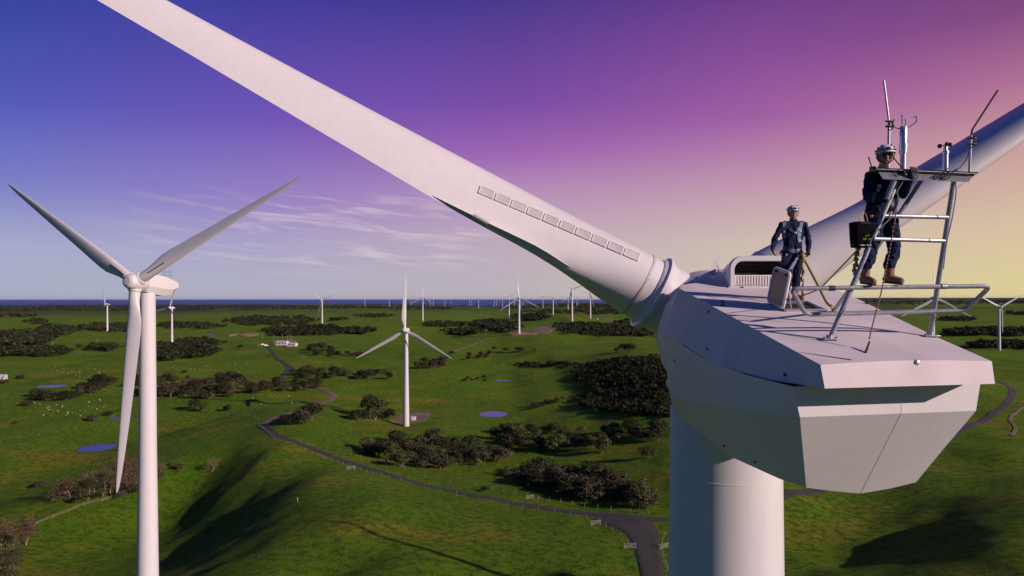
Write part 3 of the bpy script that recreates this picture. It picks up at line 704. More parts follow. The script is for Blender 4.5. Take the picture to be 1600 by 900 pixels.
# far scrub and woods: uncountable, one object per belt
def wood(name, polys, n, h, label, nq=46, size=1.0, mats=None, seed=1, w=7.0, kind='stuff'):
    rng = random.Random(seed); uv = []
    tot = sum(abs(max(p[0] for p in q) - min(p[0] for p in q)) * (2 + abs(max(p[1] for p in q) - min(p[1] for p in q))) for q in polys)
    for q in polys:
        a = abs(max(p[0] for p in q) - min(p[0] for p in q)) * (2 + abs(max(p[1] for p in q) - min(p[1] for p in q)))
        uv += sample_poly(q, max(4, int(n * a / tot)), rng)
    pts = hits(uv); pts = pts[~np.isnan(pts[:, 0])]
    r_ = np.random.default_rng(seed); blobs = []
    for k in range(6):
        lob = [(r_.normal() * w * .22, r_.normal() * w * .22, h * (0.3 + .3 * r_.random()), h * (.3 + .15 * r_.random())) for _ in range(5)]
        blobs.append(leaf_quads(r_, nq, lob, size))
    out = []
    for i, p in enumerate(pts):
        Q = blobs[i % 6]; a = r_.random() * 6.28; s = 0.65 + 0.75 * r_.random(); c_, s_ = math.cos(a), math.sin(a)
        X = Q[..., 0] * c_ - Q[..., 1] * s_; Y = Q[..., 0] * s_ + Q[..., 1] * c_
        out.append(np.stack([X * s, Y * s, Q[..., 2] * s], -1) + p)
    co = np.concatenate(out).reshape(-1, 3); o0 = pts.mean(0)
    me = bpy.data.meshes.new(name); fill_mesh(me, co - o0, np.arange(len(co)).reshape(-1, 4)); me.materials.append(mats or M['leaf'])
    o = link(name, me, loc=tuple(o0)); return tag(o, label, 'woods', kind=kind)
def band(u0, u1, v0, v1, ragged=0.25):
    r_ = random.Random(int(u0 * 7 + v0)); d = v1 - v0; k = max(3, int((u1 - u0) / 25)); top = []; bot = []
    for i in range(k + 1):
        e = 0.5 if i in (0, k) else 0.0
        u = u0 + (u1 - u0) * i / k; top.append((u, v0 + d * (e + ragged * r_.random()) * .9)); bot.append((u, v1 - d * (e + ragged * r_.random()) * .9))
    return top + bot[::-1]
wood('coastal_scrub', [band(-120, 260, 477, 487), band(200, 720, 476.5, 484), band(-120, 62, 492, 496), band(700, 1030, 474, 481)], 2600, 6, 'dark belt of coastal scrub along the shore under the sea', nq=16, size=3.2, seed=31, w=16)
wood('scrub_belt', [band(35, 77, 500, 508), band(-60, 95, 516, 541), band(52, 128, 506, 526), band(118, 222, 506, 520), band(240, 352, 504, 516), band(350, 500, 494, 511)], 1500, 5.5, 'long dark belt of trees crossing the plain behind the left turbine', nq=52, size=1.3, seed=32, w=9)
wood('scrub_wood', [band(-40, 114, 544, 561), band(122, 192, 541, 550), band(204, 352, 536, 566), band(268, 350, 532, 545)], 620, 6.5, 'dark brown wood of low trees beyond the sheep paddock', nq=120, size=0.75, seed=33, w=8)
wood('scrub_wood', [band(410, 545, 511, 526), band(520, 592, 514, 523), band(546, 622, 490, 497), band(515, 545, 498, 502)], 520, 6, 'dark wood of low trees right of the substation', nq=96, size=0.95, seed=34, w=9)
wood('scrub_belt', [band(798, 862, 490, 502), band(812, 918, 484, 491), band(890, 1000, 474, 496), band(722, 808, 500, 512), band(660, 740, 504, 512), band(690, 760, 515, 525), band(750, 816, 508, 520), band(960, 1026, 500, 508)], 1300, 6, 'broken dark belts of trees behind the turbine row', nq=60, size=1.25, seed=35, w=10)
wood('hill_scrub', [[(862, 508), (900, 505), (960, 508), (1030, 514), (1030, 526), (940, 525), (880, 522)]], 420, 4.5, 'dark scrub covering the low ridge right of the sand pad', nq=110, size=0.8, seed=36, w=8)
wood('hill_scrub', [[(884, 588), (910, 570), (960, 562), (1050, 554), (1050, 652), (1000, 650), (930, 640), (905, 628), (920, 610)], band(800, 905, 566, 574, .15), band(905, 1000, 620, 646)], 1500, 2.2, 'dark heath scrub on the shaded hill left of the big turbine', nq=56, size=0.5, seed=37, w=5)
wood('scrub_belt', [band(1330, 1640, 467.5, 477), band(1460, 1536, 497, 503), band(1470, 1640, 514, 527), band(1340, 1420, 486, 490), band(1510, 1640, 536, 546), band(1560, 1640, 487, 493)], 1500, 6, 'dark hedgerows and woods on the plain to the right', nq=60, size=1.25, seed=38, w=10)

# sheep
M['wool'] = simple('wool', (0.40, 0.34, 0.24), 0.95, amt=0.3, scale=6)
def sheep_mesh():
    m = MB()
    m.ball((0, 0, .62), .58, .30, .32); m.ball((.62, 0, .82), .2, .11, .13); m.tube([(.4, 0, .7), (.6, 0, .82)], .13, 6)
    for x in (-.34, .34):
        for y in (-.15, .15): m.tube([(x, y, .5), (x, y, -.06)], .05, 5)
    o = m.build('sheep', M['wool']); me = o.data; bpy.data.objects.remove(o); return me
SHEEP = sheep_mesh()
for (poly, k, lb, sd) in [([(78, 572), (170, 574), (168, 594), (86, 592)], 26, 'cream sheep grazing above the long thin pond', 1), ([(30, 630), (124, 630), (130, 652), (40, 650)], 22, 'cream sheep in the paddock under the long pond', 2),
        ([(128, 628), (170, 624), (172, 642), (132, 646)], 9, 'cream sheep left of the hanging blade', 3), ([(390, 618), (466, 616), (470, 632), (396, 634)], 9, 'cream sheep on the slope above the road end', 4),
        ([(468, 528), (548, 528), (546, 540), (480, 540)], 16, 'cream sheep in the field right of the substation', 5), ([(250, 566), (350, 566), (350, 582), (260, 582)], 9, 'cream sheep in the field right of the left tower', 6),
        ([(350, 570), (400, 568), (404, 585), (352, 585)], 6, 'cream sheep near the winding track', 7), ([(760, 560), (820, 558), (816, 570), (764, 572)], 10, 'cream sheep on the bright green slope', 8)]:
    rg = random.Random(sd)
    for p in hits(sample_poly(poly, k, rg, 3)):
        o = link('sheep', SHEEP, loc=(p[0], p[1], p[2])); o.rotation_euler = (0, 0, rg.random() * 6.28); s = rg.uniform(0.8, 1.05); o.scale = (s, s, s); tag(o, lb, 'sheep', lb.replace('cream sheep', 'sheep'))
# ------------------------------------------------------------------ wind turbines in the distance
def airfoil(r, chord, thick, circ, n=16, pv=0.32):
    "section at radius r: x from leading to trailing edge, y across; circ=1 is a tube"
    out = []
    for k in range(n):
        a = 2 * math.pi * k / n; x = 0.5 * (1 - math.cos(a)); up = 1 if a < math.pi else -1
        ya = up * 2.6 * (0.2969 * math.sqrt(max(x, 0)) - 0.126 * x - 0.3516 * x * x + 0.2843 * x ** 3 - 0.1036 * x ** 4) * 1.9
        if up < 0: ya *= 0.75
        yc = math.sin(a) * 0.5
        y = (ya * (1 - circ) + yc * circ) * thick
        piv = pv * (1 - circ) + 0.5 * circ
        out.append(((x - piv) * chord, y, r))
    return out
BLADE_ST = [(1.2, 1.55, 1.55, 1, 0), (1.9, 1.55, 1.55, 1, 0), (2.8, 1.62, 1.35, .8, 13), (4.2, 1.92, .98, .35, 12), (5.6, 2.34, .76, .08, 10.5), (7.2, 2.38, .60, 0, 9), (9.5, 2.24, .48, 0, 7), (13, 1.98, .38, 0, 4.5), (17, 1.72, .30, 0, 2.5), (21, 1.42, .23, 0, 1), (25, 1.08, .17, 0, 0), (28, .78, .12, 0, -.5), (29.8, .50, .08, 0, -.5), (30.7, .18, .03, 0, -.5)]
def blade_rings(pitch, n=16, k=1.0):
    rings = []
    for (r, c, t, ci, tw) in BLADE_ST:
        a = R(pitch + tw); ca, sa = math.cos(a), math.sin(a)
        rings.append([Vector((x * ca - y * sa, x * sa + y * ca, z)) * k for x, y, z in airfoil(r, c, t, ci, n)])
    return rings
def local_mesh(name, m, mats, smooth=40):
    o = m.build(name, mats, smooth=smooth); me = o.data; me.name = name; bpy.data.objects.remove(o); return me
def t_meshes(detail):
    nb = 16 if detail else 8; W = [M['white']]
    m = MB(); m.loft(blade_rings(-14 if detail else 14, nb)); blade = local_mesh('blade', m, W)
    m = MB(); m.lathe((0, 0, 0), (0, 1, 0), [(-1.25, 1.2), (-1.1, 1.28), (0.2, 1.35), (0.9, 1.2), (1.5, .92), (1.62, .6), (1.64, .58), (1.66, 0.02)], 28 if detail else 12)
    if detail:
        for k in range(3):
            a = R(120 * k); m.lathe((0, 0, 0), (math.sin(a), 0, math.cos(a)), [(0.6, .95), (1.28, .95), (1.3, .88), (1.36, .88)], 24)
    hub = local_mesh('hub', m, W)
    m = MB(); rings = []          # faceted nacelle, hub end at y=-1.2 and tail at y=-8.6
    for y, hw, top, bot in ((-1.25, 1.30, 1.25, -1.3), (-2.2, 1.45, 1.45, -1.5), (-4.6, 1.42, 1.35, -1.62), (-6.5, 1.2, 1.05, -1.2), (-7.4, 1.0, .80, -.35), (-7.6, 1.02, .76, .2)):
        rings.append([Vector(p) for p in ((-hw * .82, y, top), (hw * .82, y, top), (hw, y, top * .35), (hw, y, bot * .35), (hw * .66, y, bot), (-hw * .66, y, bot), (-hw, y, bot * .35), (-hw, y, top * .35))])
    m.loft(rings); nac = local_mesh('nacelle', m, W, 20)
    m = MB(); m.lathe((0, 0, 0), (0, 0, -1), [(0, 1.08), (1, 1.09), (1.02, 1.11), (1.1, 1.11), (1.12, 1.09), (24, 1.27), (24.02, 1.29), (24.12, 1.29), (24.14, 1.27), (50, 1.62), (62, 1.75)], 32 if detail else 12)
    tow = local_mesh('tower', m, W)
    return blade, hub, nac, tow
T_NEAR = t_meshes(True); T_FAR = t_meshes(False)
def turbine(hub, yaw, phase, k, label, group=None, near=False, gz=None, name='wind_turbine', ov=3.5):
    """hub = centre of the rotor; yaw = bearing (degrees clockwise from +y) the rotor faces; phase = clockwise angle of one blade from up, seen from the camera side"""
    B, Hb, Nc, Tw = T_NEAR if near else T_FAR
    yw = R(-yaw); rot = Matrix.Rotation(yw, 4, 'Z') @ Matrix.Rotation(R(5), 4, 'X')   # rotor tilts up five degrees
    off = Matrix.Rotation(yw, 3, 'Z') @ Vector((0, -ov * k, 0))
    base = Vector((hub.x + off.x, hub.y + off.y, 0)); base.z = float(ground(base.x, base.y)) if gz is None else gz
    t = empty(name, base, label, 'wind turbine', group)
    hl = hub - base
    def part(nm, me, mat): o = link(nm, me, t); o.matrix_local = mat; return o
    part('nacelle', Nc, Matrix.Translation(hl) @ rot @ Matrix.Scale(k, 4))
    sgn = 1 if math.cos(R(yaw)) > 0 else -1
    part('hub', Hb, Matrix.Translation(hl) @ rot @ Matrix.Rotation(R(sgn * phase), 4, 'Y') @ Matrix.Scale(k, 4))
    tz = hl.z - 1.35 * k
    o = part('tower', Tw, Matrix.Translation((0, 0, tz)) @ Matrix.Scale(k, 4)); o.scale = (k, k, (tz + 2) / 62)
    sgn = 1 if math.cos(R(yaw)) > 0 else -1
    bl = []
    for i in range(3):
        a = R(sgn * phase + 120 * i)
        bl.append(part('blade', B, Matrix.Translation(hl) @ rot @ Matrix.Rotation(a, 4, 'Y') @ Matrix.Scale(k, 4)))
    return t, bl
def far_t(u, vh, vb, phase, yaw, label, group=None, dist=None, k=None):
    D = dist or F * 50 / (vb - vh); hub = P(u, vh, D)
    turbine(hub, yaw, phase, k or 1.0, label, group)
T, bl = turbine(P(212, 441, 101.5), 195, -58.5, 1.0, 'tall white wind turbine on the left, one blade hanging in front of its tower', near=True, gz=H - 58, ov=2.3)
M['slit'] = simple('dark_slot', (0.02, 0.02, 0.022), 0.8)
def slot(b_):
    "dark slot let into the face of a blade root"
    Mw = Matrix.Translation(T.location) @ b_.matrix_basis; me = b_.data
    bv = BVHTree.FromPolygons([Mw @ v.co for v in me.vertices], [tuple(p_.vertices) for p_ in me.polygons]); pts = []
    for k in range(9):
        q = Mw @ Vector((.22, 0, 2.5 + 3.1 * k / 8)); h_ = bv.ray_cast(Vector((0, 0, H)), (q - Vector((0, 0, H))).normalized())
        if h_[0]: pts.append(h_[0])
    if len(pts) > 2:
        m = MB(); m.tube(pts, .085, 6); o = m.build('slot', M['slit'], None, loc=(0, 0, 0)); o.parent = b_; o.matrix_local = Mw.inverted()
for b_ in (bl[0], bl[2]): slot(b_)
# its own small instrument frame on the tail of the nacelle
fm = Matrix.Translation(P(212, 441, 101.5)) @ Matrix.Rotation(R(-195), 4, 'Z') @ Matrix.Rotation(R(5), 4, 'X'); m = MB()
for x in (-.7, .7):
    m.tube([fm @ Vector((x, -6.3, .8)), fm @ Vector((x * .7, -6.1, 2.3))], .03, 5); m.tube([fm @ Vector((x * .7, -6.1, 2.2)), fm @ Vector((x * .7, -6.1, 3.2))], .014, 5)
for z in (1.2, 1.7, 2.3): m.tube([fm @ Vector((-1.0, -6.15, z)), fm @ Vector((1.0, -6.15, z))], .03, 5)
m.build('instrument_frame', M['galv'], T)
far_t(632, 516, 660, 0, 186, 'white wind turbine in mid field with one blade straight up, beside a gravel pad')
far_t(164.5, 475.6, 522, -20, 205, 'small wind turbine at the far left with its blades like a tilted Y')
far_t(265, 480.5, 539, 20, 205, 'small wind turbine just right of the big left tower')
far_t(502, 468.4, 509.3, -50, 190, 'small wind turbine above the dark wood right of the substation')
far_t(660, 464.4, 499.6, 2, 186, 'small wind turbine right of the white one, one blade straight up')
far_t(810.5, 465, 522.6, -4, 188, 'white wind turbine on the sand pad in the centre of the plain')
far_t(795, 464.8, 498, -62, 190, 'wind turbine just behind and left of the one on the sand pad')
far_t(864, 464, 492.3, 35, 190, 'small wind turbine between the sand pad and the ridge, one blade pointing left')
far_t(893.4, 451.8, 500, -46, 192, 'wind turbine on the bright ridge just left of the huge blade')
far_t(887.5, 465.7, 488, 0, 188, 'small wind turbine hidden behind the one on the bright ridge')
far_t(922.3, 459, 497, -75, 190, 'wind turbine partly hidden by the underside of the huge blade')
far_t(1564.3, 480, 545, -60, 184, 'wind turbine on the green plain at the right edge, past the tail of the nacelle')
far_t(1461, 465.7, 0, 0, 188, 'wind turbine seen through the railing behind the tail of the nacelle', dist=560)
FARG = 'tiny turbines along the skyline'
for i, (u, vh, vb) in enumerate([(570, 465.6, 475.6), (608.4, 465, 474.4), (641.8, 465.5, 473.3), (671.8, 464.4, 473), (677, 465, 473), (694.9, 464, 472.5), (705.2, 467, 472), (733.5, 464, 471.5), (737, 464.8, 471.5), (747.5, 464.8, 477.5),
        (772.2, 464.8, 473), (776, 465.2, 473), (785, 464, 475.3), (804, 466.4, 477), (813, 467.5, 481), (817.2, 464, 473), (848.3, 463, 477), (901.6, 464, 477.6)]):
    far_t(u, vh, vb, (i * 37) % 120, 185 + (i * 13) % 12, 'tiny white wind turbine far off on the skyline left of the huge blade', FARG)
turbine(Vector((133.0, 52.0, H + 3)), 188, 0, 1.0, 'wind turbine outside the photo on the right whose shadow falls on the front hill')

# ------------------------------------------------------------------ fences, gates and small farm things
M['post'] = simple('weathered_post', (0.34, 0.29, 0.20), 0.9, amt=0.4, scale=3)
M['wire'] = simple('fence_wire', (0.25, 0.25, 0.24), 0.6, metal=0.6)
M['whitewash'] = simple('white_painted_metal', (0.36, 0.34, 0.30), 0.5, amt=0.1)
def fence(uv, gap, label, rail=False, hgt=1.15, mat='post', maxn=95):
    pts = [hit(*p) for p in uv]; ln = spline(pts, 1.5); m0 = ln[0]
    t = empty('post_and_wire_fence' if not rail else 'rail_fence', (m0.x, m0.y, float(ground(m0.x, m0.y))), label, 'fence')
    keep = []; acc = gap
    for i, p in enumerate(ln):
        if i: acc += (Vector((p.x, p.y)) - Vector((ln[i - 1].x, ln[i - 1].y))).length
        if acc >= gap: keep.append(Vector((p.x, p.y, float(ground(p.x, p.y))))); acc = 0
    keep = keep[:maxn]
    for p in keep:
        m = MB(); m.tube([p - Vector((0, 0, .3)), p + Vector((0, 0, hgt))], .075 if not rail else .09, 6); m.build('post', M[mat], t)
    for h in ((.35, .7, 1.05) if not rail else (.5, 1.0)):
        m = MB(); m.tube([p + Vector((0, 0, h)) for p in keep], .012 if not rail else .07, 4, caps=False); m.build('wire' if not rail else 'rail', M['wire'] if not rail else M[mat], t)
fence([(405, 667), (440, 690), (480, 706), (530, 724), (580, 740), (640, 757), (720, 775)], 4.5, 'post and wire fence on the near side of the gravel road, left part')
fence([(725, 778), (800, 793), (880, 804), (930, 814), (960, 832), (985, 852)], 4.0, 'post and wire fence on the near side of the road down to the junction')
fence([(470, 690), (540, 708), (585, 722), (650, 741), (720, 758)], 5.0, 'post and wire fence between the road and the dark thicket')
fence([(770, 765), (830, 777), (900, 790), (975, 800), (1040, 806)], 4.5, 'post and wire fence below the brown thicket')
fence([(54, 822), (90, 807), (120, 794), (160, 784), (206, 768)], 5.5, 'pale rail fence along the crest in front of the dead gums', rail=True, hgt=1.2)
fence([(0, 690), (60, 680), (110, 672), (170, 660)], 9, 'post and wire fence across the paddock at the far left')
fence([(250, 655), (330, 652), (380, 648), (405, 655)], 9, 'post and wire fence over the smooth slope right of the left tower')
fence([(1040, 835), (1034, 852), (1036, 872), (1044, 895)], 3, 'post and wire fence at the foot of the big tower')
fence([(640, 712), (690, 720), (760, 738)], 6, 'short fence in front of the bright bush at the end of the thicket')
def gate(u, v, ang, label, w=2.6):
    p = hit(u, v); t = empty('farm_gate', p, label, 'gate'); d = Vector((math.cos(R(ang)), math.sin(R(ang)), 0)); m = MB()
    for s in (-.5, .5):
        m = MB(); m.tube([p + d * w * s - Vector((0, 0, .2)), p + d * w * s + Vector((0, 0, 1.35))], .07, 6); m.build('post', M['whitewash'], t)
    m = MB()
    for h in (.3, .6, .9, 1.2): m.tube([p + d * w * -.48 + Vector((0, 0, h)), p + d * w * .48 + Vector((0, 0, h))], .035, 5)
    m.tube([p + d * w * -.48 + Vector((0, 0, .3)), p + d * w * .48 + Vector((0, 0, 1.2))], .03, 5)
    m.build('bar_panel', M['whitewash'], t)
gate(931, 821, 20, 'white farm gate in the fence above the road junction'); gate(984, 858, 8, 'white farm gate left of the road leaving the junction'); gate(1038, 858, 30, 'white farm gate beside the foot of the big tower')
gate(828, 780, 25, 'pale farm gate on the far side of the road under the brown thicket', 2.5); gate(548, 734, 25, 'pale farm gate in the near roadside fence', 2.6)

# substation, shed, vehicles, poles, kiosk
M['bldg'] = simple('white_cladding', (0.72, 0.70, 0.69), 0.6, amt=0.15, scale=.5)
M['roof'] = simple('pale_roof_sheet', (0.60, 0.58, 0.58), 0.5, amt=0.15, scale=.6)
M['glass'] = simple('dark_window', (0.03, 0.035, 0.045), 0.15)
def gable(name, p, size, rz, label, cat, windows=3, roofh=1.2):
    L_, W_, Hh = size; rot = Matrix.Rotation(R(rz), 3, 'Z'); t = empty(name, p, label, cat)
    def w(x, y, z): return p + rot @ Vector((x, y, z))
    m = MB(); v = [w(x, y, z) for x in (-L_ / 2, L_ / 2) for y in (-W_ / 2, W_ / 2) for z in (-1.0, Hh)] + [w(-L_ / 2, 0, Hh + roofh), w(L_ / 2, 0, Hh + roofh)]
    m.add(v, [(0, 1, 8, 3, 2), (4, 6, 7, 9, 5), (0, 4, 5, 1), (2, 3, 7, 6)]); m.build('wall', M['bldg'], t, smooth=0)
    m = MB()
    for s in (-1, 1):
        a = w(-L_ / 2 - .3, s * (W_ / 2 + .35), Hh - .12); b = w(L_ / 2 + .3, s * (W_ / 2 + .35), Hh - .12); c = w(L_ / 2 + .3, 0, Hh + roofh + .05); d = w(-L_ / 2 - .3, 0, Hh + roofh + .05); e = Vector((0, 0, .14))
        m.add([a, b, c, d, a + e, b + e, c + e, d + e], [(0, 1, 2, 3), (4, 5, 6, 7), (0, 1, 5, 4), (1, 2, 6, 5), (2, 3, 7, 6), (3, 0, 4, 7)])
    m.build('roof', M['roof'], t, smooth=0)
    for i in range(windows):
        x = -L_ / 2 + L_ * (i + .5) / windows; m = MB(); m.box(w(x, -W_ / 2 - .02, Hh * .58), (L_ / windows * .45, .1, Hh * .36), rot); m.build('window', M['glass'], t, smooth=0)
    m = MB(); m.box(w(L_ / 2 + .02, 0, 1.05), (.1, 1.1, 2.1), rot); m.build('door', M['galv'], t, smooth=0)
gable('substation_building', hit(441, 539), (15, 7, 4.2), -8, 'long white substation building beside the winding track', 'building', 4)
gable('substation_building', hit(457, 541), (11, 7, 3.2), -8, 'lower white substation building in front of the long one', 'building', 2)
gable('farm_shed', hit(3, 593), (6.5, 4.5, 3.0), 10, 'little white shed at the far left edge', 'shed', 2)
def mast(u, v, h, label, cat='pole', arms=True, group=None):
    p = hit(u, v); t = empty('utility_pole', p, label, cat, group); m = MB(); m.tube([p - Vector((0, 0, .5)), p + Vector((0, 0, h))], .2, 7, radii=[.22, .15]); m.build('pole', M['galv'], t)
    if arms:
        m = MB(); m.box(p + Vector((0, 0, h - .7)), (2.6, .18, .18)); m.build('crossarm', M['galv'], t)
for (u, v, h) in [(428, 540, 15), (434, 538, 11), (441, 536, 12), (449, 537, 11), (453, 538, 13), (456, 537, 10)]:
    mast(u, v, h, 'thin grey mast of the substation yard', 'mast', True, 'masts of the substation')
for (u, v, lb) in [(24, 547, 'wooden pole at the far left before the scrub belt'), (82, 542, 'pale pole right of the far left wood'), (152, 539, 'thin pole between the two far left turbines'), (283.5, 532, 'pole right of the small turbine by the left tower'), (333, 533, 'pole beside the thin far pond'), (410, 530, 'pole beside the parked vehicles')]:
    mast(u, v, 8, lb)
M['carwhite'] = simple('white_car_paint', (0.75, 0.75, 0.76), 0.3, amt=.05, coat=.5); M['carred'] = simple('red_car_paint', (0.42, 0.04, 0.04), 0.3, amt=.05, coat=.5)
def van(u, v, rz, mat, label):
    p = hit(u, v); rot = Matrix.Rotation(R(rz), 3, 'Z'); t = empty('parked_van', p, label, 'van')
    def w(x, y, z): return p + rot @ Vector((x, y, z))
    m = MB(); prof = [(-2.4, .45), (-2.4, 1.9), (-2.2, 2.1), (.9, 2.1), (1.6, 1.35), (2.4, 1.15), (2.45, .45)]
    m.loft([[w(x, y, z) for x, z in prof] for y in (-.9, .9)]); m.build('body', mat, t, smooth=0)
    m = MB(); m.box(w(1.28, 0, 1.74), (.06, 1.5, .62), rot @ Matrix.Rotation(R(-43), 3, 'Y')); m.build('windscreen', M['glass'], t, smooth=0)
    for x in (-1.5, 1.5):
        for y in (-.88, .88):
            m = MB(); m.lathe(w(x, y - .1, .36), rot @ Vector((0, 1, 0)), [(0, .36), (.2, .36)], 12); m.build('wheel', M['dark'], t)
van(405.5, 541, 20, M['carred'], 'red van parked left of the winding track'); van(411, 539.5, 30, M['carwhite'], 'white van parked behind the red one'); van(416, 541, 35, M['carwhite'], 'white van parked nearest the winding track')
p = hit(646, 657); t = empty('transformer_kiosk', p, 'small white transformer box at the foot of the white turbine', 'transformer'); m = MB(); m.bevbox(p + Vector((0, 0, 1.1)), (2.6, 2.2, 2.3), .06); m.build('cabinet', M['bldg'], t); m = MB(); m.box(p + Vector((0, 0, 2.32)), (2.9, 2.5, .14)); m.build('roof', M['roof'], t, smooth=0)
p = hit(934, 499); t = empty('transformer_kiosk', p, 'tiny white transformer box on the bright ridge', 'transformer'); m = MB(); m.bevbox(p + Vector((0, 0, 1.1)), (2.6, 2.2, 2.3), .06); m.build('cabinet', M['bldg'], t)
p = hit(465, 784); t = empty('marker_post', p, 'short white marker post alone on the front hill', 'post'); m = MB(); m.tube([p, p + Vector((0, 0, 1.2))], .12, 8); m.build('post', M['whitewash'], t)
# ------------------------------------------------------------------ the big turbine in front
TX, TY = 4.37, 14.0
g0 = float(ground(TX, TY))
NT = empty('wind_turbine', (TX, TY, g0), 'huge white wind turbine in front with a worker standing on its flat nacelle roof', 'wind turbine')
def roofz(Y): return H - 1.986 + 0.172 * Y
def xc(Y): return 4.40 + 0.02 * (Y - 7.5)
def skew(Y): return 0.19 * max(0.0, min(1.0, (11.5 - Y) / 3.5))
def left_right(pts_left, yk=None):
    "left half profile (x, depth, z rel. eye) from top to keel, mirrored about the centre line"
    out = [Vector((x, y, H + z)) for x, y, z in pts_left]; right = []
    for x, y, z in reversed(pts_left):
        k = skew(y); c = xc(y); hw = c - x; right.append(Vector((c + hw, y + 2 * hw * k, H + z)))
    return out + right
# tower
m = MB(); top = H - 2.25
m.lathe((TX, TY, top), (0, 0, -1), [(0, 1.10), (1.28, 1.11), (1.284, 1.115), (1.300, 1.115), (1.304, 1.11), (22, 1.36), (22.02, 1.39), (22.1, 1.39), (22.12, 1.36), (top - g0 + 1, 1.75)], 64)
m.build('tower', M['white'], NT)
# hull of the nacelle below the roof cover
CIR = [(172, 0), (183, 0), (200, 0), (219, 0), (238, 0), (254, 0), (270, 0)]
NC = Vector((4.52, 14.0, -0.88))
def circ_pts(angs, r, Y, zoff=0.0):
    return [(NC.x + r * math.cos(R(a)), Y, NC.z + zoff + r * math.sin(R(a))) for a in angs]
def lerp3(a, b, t): return tuple(a[i] + (b[i] - a[i]) * t for i in range(3))
HULL = [  # seam, crease, bottom edge, keel
    [(3.185, 7.73, -1.0), (3.26, 7.73, -1.347), (3.664, 8.5, -2.358), (4.40, 8.60, -2.475)],
    [(3.09, 9.0, -1.01), (3.13, 9.0, -1.485), (3.526, 9.0, -2.38), (4.40, 9.0, -2.52)],
    [(2.97, 10.3, -0.95), (3.06, 10.3, -1.62), (3.42, 10.6, -2.47), (4.45, 10.6, -2.58)],
    [(2.86, 11.8, -0.75), (2.985, 11.8, -1.76), (3.36, 12.1, -2.40), (4.48, 12.1, -2.52)],
    [(2.82, 12.75, -0.70), (2.96, 12.8, -1.84), (3.24, 13.0, -2.32), (4.5, 13.0, -2.46)]]
def hull_half(p):
    s, c, b, k = p
    return [s, lerp3(s, c, .5), c, lerp3(c, b, .5), b, lerp3(b, k, .5), k]
secs = [hull_half(p) for p in HULL]
lowA = [172, 183, 200, 219, 238, 254, 270]
NOSE = ((13.1, 1.53, .42), (13.45, 1.505, .8), (13.85, 1.485, 1), (14.2, 1.47, 1), (14.45, 1.44, 1), (14.56, 1.36, 1))
for Y, r, t in NOSE:
    c = circ_pts(lowA, r, Y); secs.append([lerp3((a[0], Y, a[2]), b, t) for a, b in zip(secs[4], c)])
def half_rings(secs_, keel=True):
    rings = []
    for s in secs_:
        full = left_right(s[:-1]); n_ = len(s) - 1
        k = s[-1]; mid = Vector((xc(k[1]), k[1] + skew(k[1]) * (xc(k[1]) - s[-2][0]) * 0.9, H + k[2]))
        rings.append(full[:n_] + [mid] + full[n_:])
    return rings
rings = half_rings(secs)
m = MB(); m.loft(rings, caps=False, closed=False)
m.add(rings[0], [tuple(range(len(rings[0])))][:0])
# tail of the hull: an upright strip and the big panel that slopes in below it
r0 = rings[0]; nn = len(r0)
tm = r0[2].lerp(r0[nn - 3], .562); m.add(r0 + [tm], [(0, 1, 2, nn, nn - 3, nn - 2, nn - 1), (2, 3, 4, 5, 6, nn), (nn, 6, 7, 8, 9, 10)])
m.add(rings[-1], [tuple(range(len(rings[-1])))])
NAC = m.build('nacelle', M['white'], NT, smooth=14)
# centre seam of the tail panel, drawn as a raised joint
m = MB(); a = r0[2].lerp(r0[nn - 3], .55); b = r0[5].lerp(r0[7], .75); a0 = r0[0].lerp(r0[-1], .55)
n1 = Vector((.1, -1, -.1)).normalized() * .0005
m.tube([r0[0].lerp(r0[-1], .562) + n1, tm + n1, r0[6] + n1], .003, 5); m.build('panel_joint', M['pale_panel'], NAC)
# roof cover: flat deck with sloping flanks and a turned down tail
def cover_half(seam, roof): return [seam, lerp3(seam, roof, .5), roof]
CV = [((3.345, 7.30, -0.965), (3.33, 7.37, -0.718)), ((3.20, 8.5, -1.015), (3.279, 8.5, -0.524)), ((2.985, 10, -0.985), (3.21, 10, -0.266)), ((2.885, 11.4, -0.785), (3.147, 11.4, -0.025)), ((2.80, 12.65, -0.69), (3.09, 12.65, 0.19))]
cs = [cover_half(*p) for p in CV]
cr = []
for s in cs:
    f = left_right(s); tl, tr = f[2], f[3]
    cr.append(f[:3] + [tl.lerp(tr, t) + Vector((0, 0, .03 * math.sin(math.pi * t))) for t in (.25, .5, .75)] + f[3:])
upA = [172, 150, 128, 109, 90, 71, 52, 30, 8]
for Y, r, t in NOSE:
    c = circ_pts(upA, r + .025, Y, 0.0); ref = cr[4]; dz = 0.172 * (Y - 12.65)
    cr.append([Vector((q.x, Y, q.z + dz * .6 * w_)).lerp(Vector((p_[0], p_[1], H + p_[2])), t) for q, p_, w_ in zip(ref, c, (0, .5, 1, 1, 1, 1, 1, .5, 0))])
m = MB(); m.loft(cr, caps=False, closed=False)
m.add(cr[0], [tuple(range(9))][:0]); m.add(cr[-1], [tuple(range(9))])
